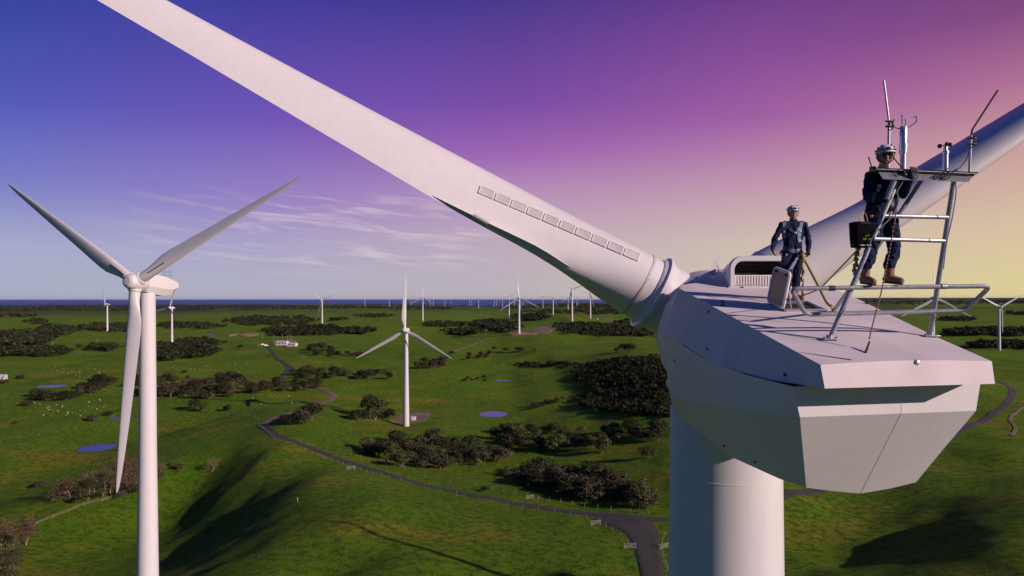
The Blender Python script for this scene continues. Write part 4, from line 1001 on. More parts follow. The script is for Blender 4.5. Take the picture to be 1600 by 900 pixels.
# tail lip: a band facing the viewer, and the underside of the overhang
lip = [cr[0][0], cr[0][2], cr[0][3], cr[0][4], cr[0][5], cr[0][6], cr[0][8]]
m.add([cr[0][0], cr[0][1], cr[0][2], cr[0][3], cr[0][4], cr[0][5], cr[0][6], cr[0][7], cr[0][8]], [(0, 1, 2, 3, 4, 5, 6, 7, 8)])
inl = Vector((0.0, 0.45, 0.0)); m.add([cr[0][0], cr[0][8], cr[0][8] + inl + Vector((-.2, 0, .02)), cr[0][0] + inl + Vector((.0, 0, .02))], [(0, 1, 2, 3)])
COVER = m.build('roof_cover', M['deck'], NAC, smooth=14)
BV_COVER = BVHTree.FromPolygons([Vector(v) for v in m.v], [tuple(f) for f in m.f if len(set(f)) > 2])
def on_roof(x, y, lift=0.0):
    h_ = BV_COVER.ray_cast(Vector((x, y, H + 3)), Vector((0, 0, -1))); return (h_[0] if h_[0] else Vector((x, y, roofz(y)))) + Vector((0, 0, lift))
def roof_hit(u, v, lift=0.0):
    d = P(u, v, 1.0) - Vector((0, 0, H)); h_ = BV_COVER.ray_cast(Vector((0, 0, H)), d.normalized())
    if h_[0] is None:
        Y = 1.986 / (0.172 - d.z); return Vector((d.x * Y, Y, H + d.z * Y + lift))
    return h_[0] + Vector((0, 0, lift))
# small bolts along the flank, drain bolt on the tail lip
def eye_dir(u, v): return (P(u, v, 1.0) - Vector((0, 0, H))).normalized()
BV_HULL = BVHTree.FromPolygons([p for r in rings for p in r], [(i * nn + k, i * nn + k + 1, (i + 1) * nn + k + 1, (i + 1) * nn + k) for i in range(len(rings) - 1) for k in range(nn - 1)])
for (u, v) in [(1107, 487), (1105, 545), (1054, 563), (1226, 585), (1131, 697), (1180, 722), (1247, 749)]:
    best = None
    for bv in (BV_COVER, BV_HULL):
        h_ = bv.ray_cast(Vector((0, 0, H)), eye_dir(u, v))
        if h_[0] and (best is None or h_[3] < best[3]): best = h_
    if best:
        nrm = best[1] if best[1].dot(eye_dir(u, v)) < 0 else -best[1]
        m = MB(); m.lathe(best[0] - nrm * .004, nrm, [(0, .022), (.012, .022), (.018, .012)], 10); m.build('bolt', M['dark'], NAC)
p = (cr[0][1] + cr[0][2]).lerp(cr[0][6] + cr[0][7], .53) * .5; p = Vector((p.x, p.y, p.z)); nrm = Vector((.18, -1, .25)).normalized()
h_ = BV_COVER.ray_cast(Vector((0, 0, H)), eye_dir(1432, 566))
if h_[0]:
    m = MB(); m.lathe(h_[0], nrm, [(-.01, .035), (.006, .035), (.012, .02), (.03, .014), (.032, .001)], 14); m.build('bolt', M['steel'], NAC)
# seam across the deck near the tail, a thin dark joint
a = roof_hit(1245, 551, .004); b = roof_hit(1330, 563, .004); m = MB(); m.tube([a, a.lerp(b, .5) + Vector((0, 0, .002)), b], .006, 4); m.build('deck_joint', M['dark'], COVER)

# hub and blades
HUB = Vector((4.54, 16.0, H - 0.58)); AX = Vector((-0.02, 0.996, 0.087)).normalized()
m = MB(); m.lathe(HUB, AX, [(-1.5, 1.05), (-1.25, 1.12), (-.9, 1.18), (0, 1.24), (.7, 1.12), (1.25, .8), (1.55, .4), (1.62, .05)], 48)
def blade_dir(deg):
    r_ = AX.cross(Vector((0, 0, 1))).normalized(); up_ = r_.cross(AX).normalized()
    return (r_ * math.sin(R(deg)) + up_ * math.cos(R(deg))).normalized()
BLD = [(-60.9, 228), (57.0, 97), (179.2, 236)]
for deg, _ in BLD:
    b = blade_dir(deg); m.lathe(HUB, b, [(.55, .80), (1.3, .80), (1.32, .84), (1.40, .84), (1.42, .78)], 40)
HB = m.build('hub', M['white'], NT)
NEAR_ST = [(1.40, 1.52, 1.52, 1, 0), (1.9, 1.52, 1.52, 1, 0), (2.6, 1.55, 1.40, .9, 4), (3.6, 1.68, 1.12, .62, 6), (4.6, 1.80, .86, .3, 6), (5.4, 1.86, .72, .1, 5.5), (6.2, 1.84, .62, .02, 5), (7.2, 1.76, .54, 0, 4), (9, 1.58, .45, 0, 3), (11, 1.40, .37, 0, 1.5), (13, 1.22, .31, 0, 0), (15.5, 1.06, .26, 0, -1.5), (18, 1.10, .21, 0, -2.5), (21, .94, .17, 0, -3), (25, .72, .13, 0, -3.5), (28, .54, .09, 0, -4), (29.8, .36, .06, 0, -4), (30.7, .13, .03, 0, -4)]
BL_OBJ = []; BL_BV = []
for deg, pitch in BLD:
    b = blade_dir(deg); t = AX.cross(b).normalized(); rings_ = []
    st = []
    for i in range(len(NEAR_ST) - 1):       # finer stations so that the root blends smoothly
        for s in range(3): f = s / 3; st.append(tuple(NEAR_ST[i][k] * (1 - f) + NEAR_ST[i + 1][k] * f for k in range(5)))
    st.append(NEAR_ST[-1])
    for (r, c, th, ci, tw) in st:
        a = R(pitch + tw); ca, sa = math.cos(a), math.sin(a)
        rings_.append([HUB + t * (x * ca - y * sa) + AX * (x * sa + y * ca) + b * z for x, y, z in airfoil(r, c, th, ci, 36, 0.47)])
    m = MB(); m.loft(rings_); BL_OBJ.append(m.build('blade', M['white'], NT, smooth=50))
    BL_BV.append(BVHTree.FromPolygons([Vector(v) for v in m.v], m.f))
    # root collar
    m = MB(); m.lathe(HUB, b, [(1.40, .80), (1.42, .90), (1.50, .90), (1.52, .84), (1.60, .80), (1.62, .775)], 40); m.build('root_collar', M['white'], BL_OBJ[-1])
    m = MB(); m.lathe(HUB, b, [(1.84, .763), (1.845, .772), (1.90, .772), (1.905, .763)], 40); m.build('root_ring', M['grey_panel'], BL_OBJ[-1])
# ten moulded panels along the root of the left blade
p0 = (748, 296); p1 = (1000, 404)
for i in range(10):
    f0 = (i + .03) / 10; f1 = (i + .93) / 10; q = []
    for f, s in ((f0, 0), (f1, 0), (f1, 1), (f0, 1)):
        u = p0[0] + (p1[0] - p0[0]) * f; v = p0[1] + (p1[1] - p0[1]) * f
        wdt = 5.6
        uu = u + (-wdt if s == 0 else wdt) * .36 * -1; vv = v + (-wdt if s == 0 else wdt)
        h_ = BL_BV[0].ray_cast(Vector((0, 0, H)), eye_dir(uu, vv))
        if h_[0] is None: break
        nr = h_[1] if h_[1].dot(eye_dir(uu, vv)) < 0 else -h_[1]
        q.append((h_[0], nr))
    if len(q) < 4: continue
    nr = sum((x[1] for x in q), Vector()).normalized(); pts = [x[0] for x in q]; c = sum(pts, Vector()) / 4
    m = MB(); outer = [p_ - nr * .04 for p_ in pts]; top_ = [p_ + nr * .030 for p_ in pts]; inn = [c + (p_ - c) * .86 + nr * .030 for p_ in pts]; sunk = [c + (p_ - c) * .84 + nr * .021 for p_ in pts]
    m.loft([outer, top_, inn, sunk], caps=False); m.mi = 1; m.add(sunk, [(0, 1, 2, 3)])
    m.build('aero_panel', [M['pale_panel'], M['grey_panel']], BL_OBJ[0], smooth=0)
# trailing edge flap: a thin fin under the inner part of the left blade, with a blunt end fence
bD = BLD[0]; b_ = blade_dir(bD[0]); t_ = AX.cross(b_).normalized()
def te_point(r, out, drop):
    for k in range(len(NEAR_ST) - 1):
        if NEAR_ST[k][0] <= r <= NEAR_ST[k + 1][0]: break
    f = (r - NEAR_ST[k][0]) / (NEAR_ST[k + 1][0] - NEAR_ST[k][0]); c = NEAR_ST[k][1] * (1 - f) + NEAR_ST[k + 1][1] * f; tw = NEAR_ST[k][4] * (1 - f) + NEAR_ST[k + 1][4] * f; ci = NEAR_ST[k][3] * (1 - f) + NEAR_ST[k + 1][3] * f
    a = R(bD[1] + tw); ch = t_ * math.cos(a) + AX * math.sin(a); nr = -t_ * math.sin(a) + AX * math.cos(a)
    return HUB + b_ * r + ch * (c * (.53 * (1 - ci) + .5 * ci) - .05 + out) + nr * drop
top_ = []; low_ = []
for k in range(13):
    r = 3.2 + (6.9 - 3.2) * k / 12; w_ = .03 + .20 * math.sin(math.pi * min(1, (6.9 - r) / 2.6) / 2) * (1 if r > 4.3 else max(.1, (r - 3.2) / 1.1))
    top_.append(te_point(r, -.05, .02)); low_.append(te_point(r, w_ * .45, w_))
m = MB(); m.loft([[p_, q_, q_ + AX * .02, p_ + AX * .02] for p_, q_ in zip(top_, low_)]); m.build('trailing_edge_flap', M['white'], BL_OBJ[0], smooth=30)
m = MB(); e_ = te_point(5.9, .10, .20); m.loft([[e_ + b_ * s_ + (te_point(5.9, .10 + .085 * math.cos(a), .20 + .085 * math.sin(a)) - e_) for a in [2 * math.pi * k / 12 for k in range(12)]] for s_ in (-.35, -.30, 0, .02)]); m.build('edge_fence', M['white'], BL_OBJ[0], smooth=40)
# ------------------------------------------------------------------ fittings on the roof
# cooling hood
y0, y1 = 12.55, 13.25; xl, xr = 4.02, 5.25
def rr_prof(xa, xb, za, zb, r, n=8):
    pts = [(xa, za)]
    pts += [(xa + r - r * math.cos(math.pi / 2 * k / n), zb - r + r * math.sin(math.pi / 2 * k / n)) for k in range(n + 1)]
    pts += [(xb - r + r * math.sin(math.pi / 2 * k / n), zb - r + r * math.cos(math.pi / 2 * k / n)) for k in range(n + 1)]
    pts += [(xb, za)]; return pts
zb0 = roofz(y0) + .02; zt = H + (466 - 401) / F * y0
out_ = rr_prof(xl, xr, zb0 - .12, zt, .22); inn_ = rr_prof(xl + .07, xr - .07, zb0 - .08, zt - .075, .17)
m = MB()
R0 = [Vector((x, y0, z)) for x, z in out_]; R0b = [Vector((x, y0 + .03, z)) for x, z in rr_prof(xl - .02, xr + .02, zb0 - .12, zt + .02, .23)]; R1 = [Vector((x, y1, z)) for x, z in rr_prof(xl + .05, xr - .05, zb0 - .1, zt - .10, .22)]
I0 = [Vector((x, y0, z)) for x, z in inn_]; I1 = [Vector((x, y1 - .1, z)) for x, z in inn_]
m.loft([I1, I0, R0, R0b, R1], caps=False, closed=False)
m.add(R1, [tuple(range(len(R1)))])
HOOD = m.build('vent_hood', M['white'], NAC, smooth=40)
m = MB(); m.add([p_ + Vector((0, -.02, 0)) for p_ in I1], [tuple(range(len(I1)))]); m.build('dark_back', M['black_hole'], HOOD, smooth=0) if False else None
m = MB(); m.box(((xl + xr) / 2, y1 - .22, (zb0 + zt) / 2 - .06), (xr - xl - .34, .04, zt - zb0 - .16)); m.build('louvre_back', M['black_hole'], NAC, smooth=0)
m = MB()
for k in range(6): m.box(((xl + xr) / 2 - .05, y0 + .28 + .002 * k, zb0 + .27 + .035 * k), (xr - xl - .3, .05, .012), Matrix.Rotation(R(35), 3, 'X'))
m.build('louvre', M['dark'], NAC, smooth=0)
m = MB(); w_ = (xr - xl) * .62
m.bevbox((xl + .09 + w_ / 2, y0 + .16, zb0 + .14), (w_, .10, .20), .015)
for k in range(15): m.box((xl + .12 + k * (w_ - .05) / 14, y0 + .105, zb0 + .14), (.016, .012, .17))
m.build('filter_panel', M['pale_panel'], NAC, smooth=30)
m = MB(); m.bevbox((xr - .28, y0 + .2, zb0 + .13), (.36, .08, .22), .01); m.build('side_panel', M['grey_panel'], NAC, smooth=30)
m = MB(); m.bevbox(((xl + xr) / 2, y0 + .02, zb0 - .035), (xr - xl + .10, .12, .12), .015); m.build('hood_sill', M['white'], NAC, smooth=30)
m = MB(); m.box((xl + .20, y0 - .045, zb0 - .03), (.06, .012, .10), Matrix.Rotation(R(-20), 3, 'Y')); m.build('latch', M['dark'], NAC, smooth=0)
# small front hatch lid, open, with its prop
m = MB(); a = P(1108, 429, 13.55); b = P(1118, 398, 13.45); dpt = Vector((.0, .45, .03)); th = Vector((.05, -.02, .015))
ps = [a, b, b + dpt, a + dpt]; m.add(ps + [q + th for q in ps], [(0, 1, 2, 3), (4, 5, 6, 7), (0, 1, 5, 4), (1, 2, 6, 5), (2, 3, 7, 6), (3, 0, 4, 7)])
a2 = P(1110, 430, 13.3); 
m2 = MB(); n_ = [P(1107, 428, 13.25), P(1116, 397.5, 13.25), P(1125, 397.5, 13.3), P(1115, 431, 13.3)]; back = [q + Vector((.04, .07, 0)) for q in n_]
m2.add(n_ + back, [(0, 1, 2, 3), (4, 5, 6, 7), (0, 1, 5, 4), (1, 2, 6, 5), (2, 3, 7, 6), (3, 0, 4, 7)]); LID2 = m2.build('hatch_lid', M['grey_panel'], NAC, smooth=0)
m2 = MB(); m2.tube([P(1121, 411, 13.36), on_roof(P(1123, 430, 13.4).x, 13.4)], .012, 6); m2.build('lid_prop', M['steel'], NAC)
# roof hatch by the worker: dark opening, raised frame, open smoked lid and its stay
hx0, hx1, hy0, hy1 = 4.12, 4.72, 10.28, 10.92
def rz(x, y, l): return on_roof(x, y, l)
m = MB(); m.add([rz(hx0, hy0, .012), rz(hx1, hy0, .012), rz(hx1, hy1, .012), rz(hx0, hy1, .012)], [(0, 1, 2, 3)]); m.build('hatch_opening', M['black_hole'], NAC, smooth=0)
m = MB()
cs_ = [(hx0, hy0), (hx1, hy0), (hx1, hy1), (hx0, hy1)]
m.tube([rz(*c_, .025) for c_ in cs_ + cs_[:1]], .028, 6); m.build('hatch_frame', M['steel'], NAC)
lb0, lb1 = rz(4.08, 10.28, .05), rz(4.10, 10.93, .05); up = Vector((.11, .0, .53)) 
def rounded_quad(o, ex, ey, r, n=5):
    lx, ly = ex.length, ey.length; ux, uy = ex / lx, ey / ly; pts = []
    for (cx_, cy_, a0) in ((r, r, 180), (lx - r, r, 270), (lx - r, ly - r, 0), (r, ly - r, 90)):
        for k in range(n + 1):
            a = R(a0 + 90 * k / n); pts.append(o + ux * (cx_ + r * math.cos(a)) + uy * (cy_ + r * math.sin(a)))
    return pts
q = rounded_quad(lb0, lb1 - lb0, up, .07); nl = (lb1 - lb0).cross(up).normalized()
m = MB(); m.loft([[p_ - nl * .012 for p_ in q], [p_ + nl * .012 for p_ in q]]); LID = m.build('hatch_lid', M['tint'], NAC, smooth=30)
m = MB(); m.tube(q + q[:1], .026, 7, caps=False); m.build('lid_rim', M['pale_panel'], LID)
for k in (.16, .84):
    m = MB(); c_ = lb0 + (lb1 - lb0) * k + up * .92; m.bevbox(c_ - nl * .02, (.03, .07, .035), .006); m.build('catch', M['dark'], LID)
m = MB(); m.tube([rz(4.22, 10.32, .03), lb0 + up * .55 + Vector((.03, .02, 0))], .011, 6); m.build('lid_stay', M['steel'], NAC)
# lifting eyes and pads
def ring_eye(p, s, mat, name='lifting_eye'):
    m = MB(); m.lathe(p, (0, 0, 1), [(0, s * 1.4), (.012, s * 1.4), (.016, s * .5), (s * 1.4, s * .45), (s * 1.8, s * .5)], 12)
    m.tube([p + Vector((math.cos(a) * s * .7, 0, s * 2.1 + math.sin(a) * s * .7)) for a in [2 * math.pi * k / 12 for k in range(13)]], s * .28, 6, caps=False); return m.build(name, mat, NAC)
ring_eye(roof_hit(1129, 478), .03, M['dark']); ring_eye(roof_hit(1356, 474), .028, M['dark'])
ring_eye(roof_hit(1301, 488), .035, M['yellow'])
m = MB(); p_ = roof_hit(1085, 437) if BV_COVER.ray_cast(Vector((0, 0, H)), eye_dir(1085, 437))[0] else on_roof(4, 13); m.tube([p_, p_ + Vector((.05, 0, .06))], .02, 6); m.build('cable_clip', M['steel'], NAC)

# ------------------------------------------------------------------ ladder frame with the wind instruments
FR = MB(); g = .030
fl = roof_hit(1296, 531); fr = roof_hit(1453, 526)
FY = 8.62
def Q(u, v, y=None): return P(u, v, FY if y is None else y)
tl = Q(1402, 283); tr = Q(1491, 279, 8.7)
LAD = MB(); LAD.tube([fl, tl], .031, 10); LAD_L = LAD
frame = LAD.build('ladder_frame', M['galv'], NT)
def fpart(name, pts, r, mat='galv', n=10, **k):
    m = MB(); m.tube(pts, r, n, **k); return m.build(name, M[mat], frame)
fpart('leg', [fr, tr], .031)
fpart('leg', [roof_hit(1302, 487), Q(1331, 447, 9.0), Q(1440, 281, 8.95)], .028)
def at_v(a, b, v):
    va = HOR - (a.z - H) * F / a.y; vb = HOR - (b.z - H) * F / b.y; return a.lerp(b, (v - va) / (vb - va))
for v1, v2 in ((338, 338.5), (374, 375)):
    fpart('rung', [at_v(fl, tl, v1) + Vector((-.02, 0, 0)), at_v(fr, tr, v2) + Vector((.02, 0, 0))], .026)
for f_ in (fl, fr):
    m = MB(); m.bevbox(f_ + Vector((0, 0, .012)), (.20, .14, .018), .004); m.tube([f_, f_ + Vector((0.0, 0, .06))], .042, 10)
    for sx in (-.075, .075): m.lathe(f_ + Vector((sx, -.03, .02)), (0, 0, 1), [(0, .014), (.02, .014), (.022, .008)], 6)
    m.build('foot_plate', M['galv'], frame)
def bend(pts, r=.10, n=5):
    out = [pts[0]]
    for i in range(1, len(pts) - 1):
        a = (pts[i - 1] - pts[i]).normalized(); b = (pts[i + 1] - pts[i]).normalized(); s = pts[i] + a * r; e = pts[i] + b * r
        for k in range(n + 1): t = k / n; out.append(s.lerp(pts[i], t).lerp(pts[i].lerp(e, t), t))
    return out + [pts[-1]]
TB, BB = 8.50, 8.72     # depth of the upper and lower bar of the hoop
hoop = [Q(1390, 448.7, TB), Q(1236, 451, TB), Q(1259, 491.5, BB), Q(1508, 485, BB), Q(1548, 447, TB), Q(1390, 448.7, TB)]
fpart('guard_hoop', bend(hoop, .09), .029)
for u, v in ((1300, 450.3), (1475, 447.5)):
    m = MB(); m.lathe(Q(u - 5, v, TB), (1, 0, 0), [(0, .036), (.07, .036)], 10); m.build('hoop_clamp', M['dark'] if u < 1400 else M['galv'], frame)
# instrument tray: folded sheet, dark upright lip and pale sloping face
A = [Q(1368, 262, 8.50), Q(1529, 269, 8.57), Q(1520, 275.5, 8.63), Q(1372, 268, 8.56)]
B_ = [Q(1380, 280, 8.44), Q(1514, 284.5, 8.51)]
m = MB(); th = Vector((0, .012, .004))
m.add([A[0], A[1], A[2], A[3]] + [p_ + th for p_ in A], [(0, 1, 2, 3), (4, 5, 6, 7), (0, 1, 5, 4), (1, 2, 6, 5), (2, 3, 7, 6), (3, 0, 4, 7)])
m.build('tray_lip', M['dark'], frame, smooth=0)
m = MB(); f_ = [A[3] + Vector((0, .003, 0)), A[2] + Vector((0, .003, 0)), B_[1], B_[0]]; m.add(f_ + [p_ + Vector((0, .01, .012)) for p_ in f_], [(0, 1, 2, 3), (4, 5, 6, 7), (0, 1, 5, 4), (1, 2, 6, 5), (2, 3, 7, 6), (3, 0, 4, 7)])
m.build('tray_face', M['galv'], frame, smooth=0)
m = MB(); tp = [A[0] + Vector((0, .013, 0)), A[1] + Vector((0, .013, 0)), Q(1508, 262, 8.95), Q(1385, 256, 8.9)]
tp = [A[0] + Vector((.02, .014, -.004)), A[1] + Vector((-.02, .014, -.004)), Vector((A[1].x - .12, A[1].y + .34, A[1].z - .01)), Vector((A[0].x + .12, A[0].y + .34, A[0].z - .01))]
m.add(tp + [p_ + Vector((0, 0, -.012)) for p_ in tp], [(0, 1, 2, 3), (4, 5, 6, 7), (0, 1, 5, 4), (1, 2, 6, 5), (2, 3, 7, 6), (3, 0, 4, 7)]); m.build('tray_top', M['galv'], frame, smooth=0)
IY = 8.68
def I(u, v): return P(u, v, IY)
# kinked lightning rods with cable clamps
for pts, cl in (([(1388, 263), (1389, 192), (1388, 182), (1381, 126)], (190, 198)), ([(1514.5, 266), (1517, 212), (1519, 203), (1559, 141)], (216, 225))):
    low = [I(*pts[0]), I(*pts[1])]; fpart('rod_post', [low[0] - Vector((0, 0, .02)), low[1]], .016, 'galv', 8)
    fpart('lightning_rod', [I(*pts[1]) - Vector((0, 0, .05)), I(*pts[2]), I(*pts[3])], .0125, 'dark' if pts[0][0] > 1500 else 'galv', 8)
    for v in cl:
        m = MB(); c_ = at_v(low[1], low[0], v) if False else I(pts[1][0] - .5, v)
        m.bevbox(c_ + Vector((.012, -.008, 0)), (.095, .035, .016), .005); m.tube([c_ + Vector((-.03, -.01, -.012)), c_ + Vector((-.04, -.01, .014))], .012, 8); m.tube([c_ + Vector((.045, -.01, -.012)), c_ + Vector((.058, -.01, .018))], .015, 8); m.build('rod_clamp', M['dark'], frame)
# ultrasonic anemometer
c_ = I(1411, 262); ax = (I(1412, 198) - c_).normalized(); px_ = IY / F
m = MB(); m.lathe(c_, ax, [(-.02, 4.6 * px_), (22 * px_, 4.6 * px_), (22.5 * px_, 6 * px_), (30 * px_, 6 * px_), (30.5 * px_, 6.4 * px_), (37 * px_, 6.4 * px_), (37.5 * px_, 5.4 * px_), (63 * px_, 5.4 * px_), (65 * px_, 4.4 * px_), (66 * px_, .5 * px_)], 20)
AN = m.build('ultrasonic_anemometer', M['steel'], frame)
for pts in ([(1409, 200), (1403, 201), (1394, 196), (1393, 190), (1396, 187), (1398.5, 187.5)], [(1415, 200), (1421, 198.5), (1432, 190.5), (1433, 183), (1431, 182), (1427, 183)]):
    fpart('sensor_arm', bend([I(*p_) for p_ in pts], .02, 3), .0085, 'steel', 6)
for (u, v0, v1, dy) in ((1409.5, 200, 181, -.1), (1415.5, 199, 188, .12)):
    a_ = P(u, v0, IY); b_ = P(u + (.5 if dy < 0 else 0), v1, IY + dy); mid = P(u, (v0 + v1) / 2 + 3, IY + dy)
    fpart('sensor_arm', bend([a_, mid, b_, P(u - 1.5, v1 - .5, IY + dy * .7)], .015, 3), .0085, 'steel', 6)
m = MB(); q_ = [P(1412.5, 206, IY - .05), P(1416, 206, IY - .048), P(1415, 201, IY - .048)]; m.add(q_ + [p_ + Vector((0, .004, 0)) for p_ in q_], [(0, 1, 2), (3, 4, 5), (0, 1, 4, 3), (1, 2, 5, 4), (2, 0, 3, 5)]); m.build('warning_triangle', M['yellow'], frame, smooth=0)
# cup anemometer
c_ = I(1477.5, 265); m = MB(); m.lathe(c_, (0, 0, 1), [(-.02, 4 * px_), (24 * px_, 4 * px_), (24.4 * px_, 5 * px_), (29 * px_, 5 * px_), (29.5 * px_, 3.2 * px_), (36 * px_, 3 * px_), (37 * px_, 1.5 * px_), (38 * px_, .5 * px_)], 18); m.build('cup_anemometer', M['steel'], frame)
hubc = c_ + Vector((0, 0, 38.5 * px_)); 
for k in range(3):
    a = R(8 + 120 * k); d = Vector((math.cos(a), math.sin(a), .1 * math.cos(a))); tng = Vector((-math.sin(a), math.cos(a), 0))
    m = MB(); m.tube([hubc, hubc + d * .055], .006, 6); e = hubc + d * .065
    m.lathe(e - tng * .024, tng, [(0, .004), (.004, .014), (.014, .023), (.030, .029), (.032, .029), (.031, .026), (.014, .018), (.008, .004)], 14); m.build('wind_cup', M['cup'], frame)
# loops of black sensor cable hanging on the tray
def cable(name, pts, r=.007, y=8.5, mat='dark'):
    ps = [P(p_[0], p_[1], p_[2] if len(p_) > 2 else y) for p_ in pts]; return fpart(name, spline(ps, .02), r, mat, 6)
cable('cable', [(1389, 236, 8.6), (1396, 246, 8.6), (1404, 256, 8.56), (1411, 264), (1414, 274), (1410, 280), (1402, 276), (1397, 270)])
cable('cable', [(1516, 226, 8.62), (1512, 245, 8.6), (1500, 262), (1490, 268), (1478, 276), (1466, 282), (1459, 279), (1464, 273), (1476, 275), (1483, 269), (1478, 266)])
cable('cable', [(1462, 280), (1470, 271), (1480, 268), (1472, 281), (1482, 278), (1490, 267), (1496, 264)])
cable('cable', [(1397, 271), (1404, 278), (1414, 279)]); cable('cable', [(1426, 281, 8.48), (1433, 278, 8.46), (1434, 271, 8.46), (1429, 268, 8.47)])
cable('cable', [(1393, 190, 8.66), (1396, 196, 8.64), (1393, 203, 8.64)]); cable('cable', [(1520, 213, 8.66), (1523, 217, 8.62), (1521, 226, 8.62), (1517, 231, 8.64)])
cable('cable', [(1411, 283, 8.5), (1402, 300, 8.48), (1404, 312, 8.48), (1396, 335, 8.5), (1380, 352, 8.5), (1364, 370, 8.5), (1345, 420, 8.52)], .008, mat='steel')
cable('cable', [(1492, 285, 8.62), (1494, 300, 8.62), (1488, 340, 8.62), (1479, 380, 8.62), (1474, 420, 8.62)], .007, mat='steel')
# ------------------------------------------------------------------ the two workers
def capsule(m, p0, r0, p1, r1, n=14, k=5):
    p0 = Vector(p0); p1 = Vector(p1); d = p1 - p0; L_ = d.length
    if L_ < 1e-5: m.ball(p0, r0); return
    prof = [(-r0 * math.cos(R(90 * i / k)), r0 * math.sin(R(90 * i / k))) for i in range(k)]
    prof += [(0, r0), (L_ * .5, (r0 + r1) / 2), (L_, r1)]
    prof += [(L_ + r1 * math.sin(R(90 * i / k)), r1 * math.cos(R(90 * i / k))) for i in range(1, k)] + [(L_ + r1, 1e-4)]
    m.lathe(p0, d, prof, n)
def make_person(name, J, s, label, wear, yaw, grip, toes, face='plain'):
    """J = joints in world space; s = size relative to 1.8 m; wear = material list; grip = finger curl per hand. The body is fused into one skin by a voxel remesh."""
    base = (J['ankL'] + J['ankR']) / 2; base.z = min(J['ankL'].z, J['ankR'].z) - .09 * s
    root = empty('person', base, label, 'person')
    m = MB(); caps = []          # caps: p0, r0, p1, r1, material
    def cap(a, ra, b, rb, mi): capsule(m, a, ra * s, b, rb * s); caps.append((Vector(a), ra * s, Vector(b), rb * s, mi))
    SKIN, CLOTH, GLV, BOOT, SOLE, PALM = 0, 1, 2, 3, 4, 5
    fw = Vector((math.sin(R(yaw)), math.cos(R(yaw)), 0)); rt = Vector((fw.y, -fw.x, 0)); up = Vector((0, 0, 1))
    head, neck, chest, pel = J['head'], J['neck'], J['chest'], J['pelvis']
    hf = Vector((math.sin(R(J['hyaw'])), math.cos(R(J['hyaw'])), -.05)).normalized(); hr = hf.cross(up).normalized(); hu = hr.cross(hf)
    # head
    cap(head + hu * .035 * s, .088, head + hu * .02 * s - hf * .01 * s, .090, SKIN)
    cap(head + hf * .015 * s - hu * .035 * s, .070, head + hf * .035 * s - hu * .078 * s, .044, SKIN)
    cap(head + hf * .085 * s + hu * .012 * s, .012, head + hf * .104 * s - hu * .022 * s, .017, SKIN)
    cap(head + hf * .072 * s + hu * .028 * s - hr * .035 * s, .020, head + hf * .072 * s + hu * .028 * s + hr * .035 * s, .020, SKIN)
    cap(head + hf * .066 * s - hu * .050 * s - hr * .018 * s, .018, head + hf * .066 * s - hu * .050 * s + hr * .018 * s, .018, SKIN)
    for sd in (-1, 1):
        cap(head + hr * sd * .048 * s + hf * .045 * s - hu * .02 * s, .030, head + hr * sd * .040 * s + hf * .04 * s - hu * .05 * s, .024, SKIN)
        cap(head + hr * sd * .090 * s + hu * .012 * s - hf * .01 * s, .016, head + hr * sd * .088 * s - hu * .025 * s - hf * .005 * s, .012, SKIN)
    cap(head - hu * .06 * s - hf * .01 * s, .058, neck + up * .02 * s, .062, SKIN)
    # collar and trunk
    cap(neck + up * .012 * s, .074, neck - up * .03 * s, .085, CLOTH)
    sh = J['shR'] - J['shL']
    for t_, r_ in ((.16, .098), (.84, .098)): cap(J['shL'].lerp(J['shR'], t_) - up * .015 * s, r_ * .82, chest.lerp(pel, .25) + (J['shL'].lerp(J['shR'], t_) - (J['shL'] + J['shR']) / 2) * .55, .125, CLOTH)
    cap(neck - up * .06 * s, .10, chest, .135, CLOTH)
    cap(J['shL'], .066, J['shR'], .066, CLOTH)
    waist = chest.lerp(pel, .68)
    for sd in (-1, 1):
        side = rt * sd * .055 * s
        cap(chest + side, .125, waist + side, .112, CLOTH); cap(waist + side, .114, pel + side * 1.25 - up * .02 * s, .118, CLOTH)
    # limbs
    for sd, k in ((-1, 'L'), (1, 'R')):
        shj, el, wr = J['sh' + k], J['el' + k], J['wr' + k]
        cap(shj - up * .012 * s, .068, shj.lerp(el, .5), .061, CLOTH); cap(shj.lerp(el, .5), .062, el, .053, CLOTH)
        cap(el, .053, el.lerp(wr, .35), .053, CLOTH); cap(el.lerp(wr, .35), .053, wr, .041, CLOTH)
        hp, kn, an = J['hip' + k], J['kn' + k], J['ank' + k]
        cap(hp, .104, hp.lerp(kn, .5), .090, CLOTH); cap(hp.lerp(kn, .5), .088, kn, .070, CLOTH)
        cap(kn, .070, kn.lerp(an, .35), .073, CLOTH); cap(kn.lerp(an, .35), .073, an + up * .115 * s, .067, CLOTH)
        # boot
        toe = toes[k]; fd = (toe - an); fdl = fd.normalized(); heel = an - Vector((fdl.x, fdl.y, 0)) * .045 * s
        cap(an + up * .085 * s, .057, an - up * .015 * s, .053, BOOT)
        low = up * -.045 * s
        cap(heel + low, .042, an + low * .6 + fdl * .05 * s, .048, BOOT); cap(an + fdl * .05 * s + low * .5, .046, toe + up * .0, .038, BOOT)
        for off in (-.022, .022):
            sdv = fdl.cross(up).normalized() * off * s
            cap(heel + low * 1.75 + sdv, .020, Vector((toe.x, toe.y, toe.z)) - up * .032 * s + sdv, .018, SOLE)
        # hand: palm, four fingers of unequal length with two bends, thumb off the side
        hd, pn, curl = grip[k]               # direction, palm normal, curl
        hd = hd.normalized(); pn = (pn - hd * pn.dot(hd)).normalized(); sx = hd.cross(pn)
        thumb_s = J.get('thumb' + k, 1)
        cap(wr, .036, wr + hd * .03 * s, .037, GLV)
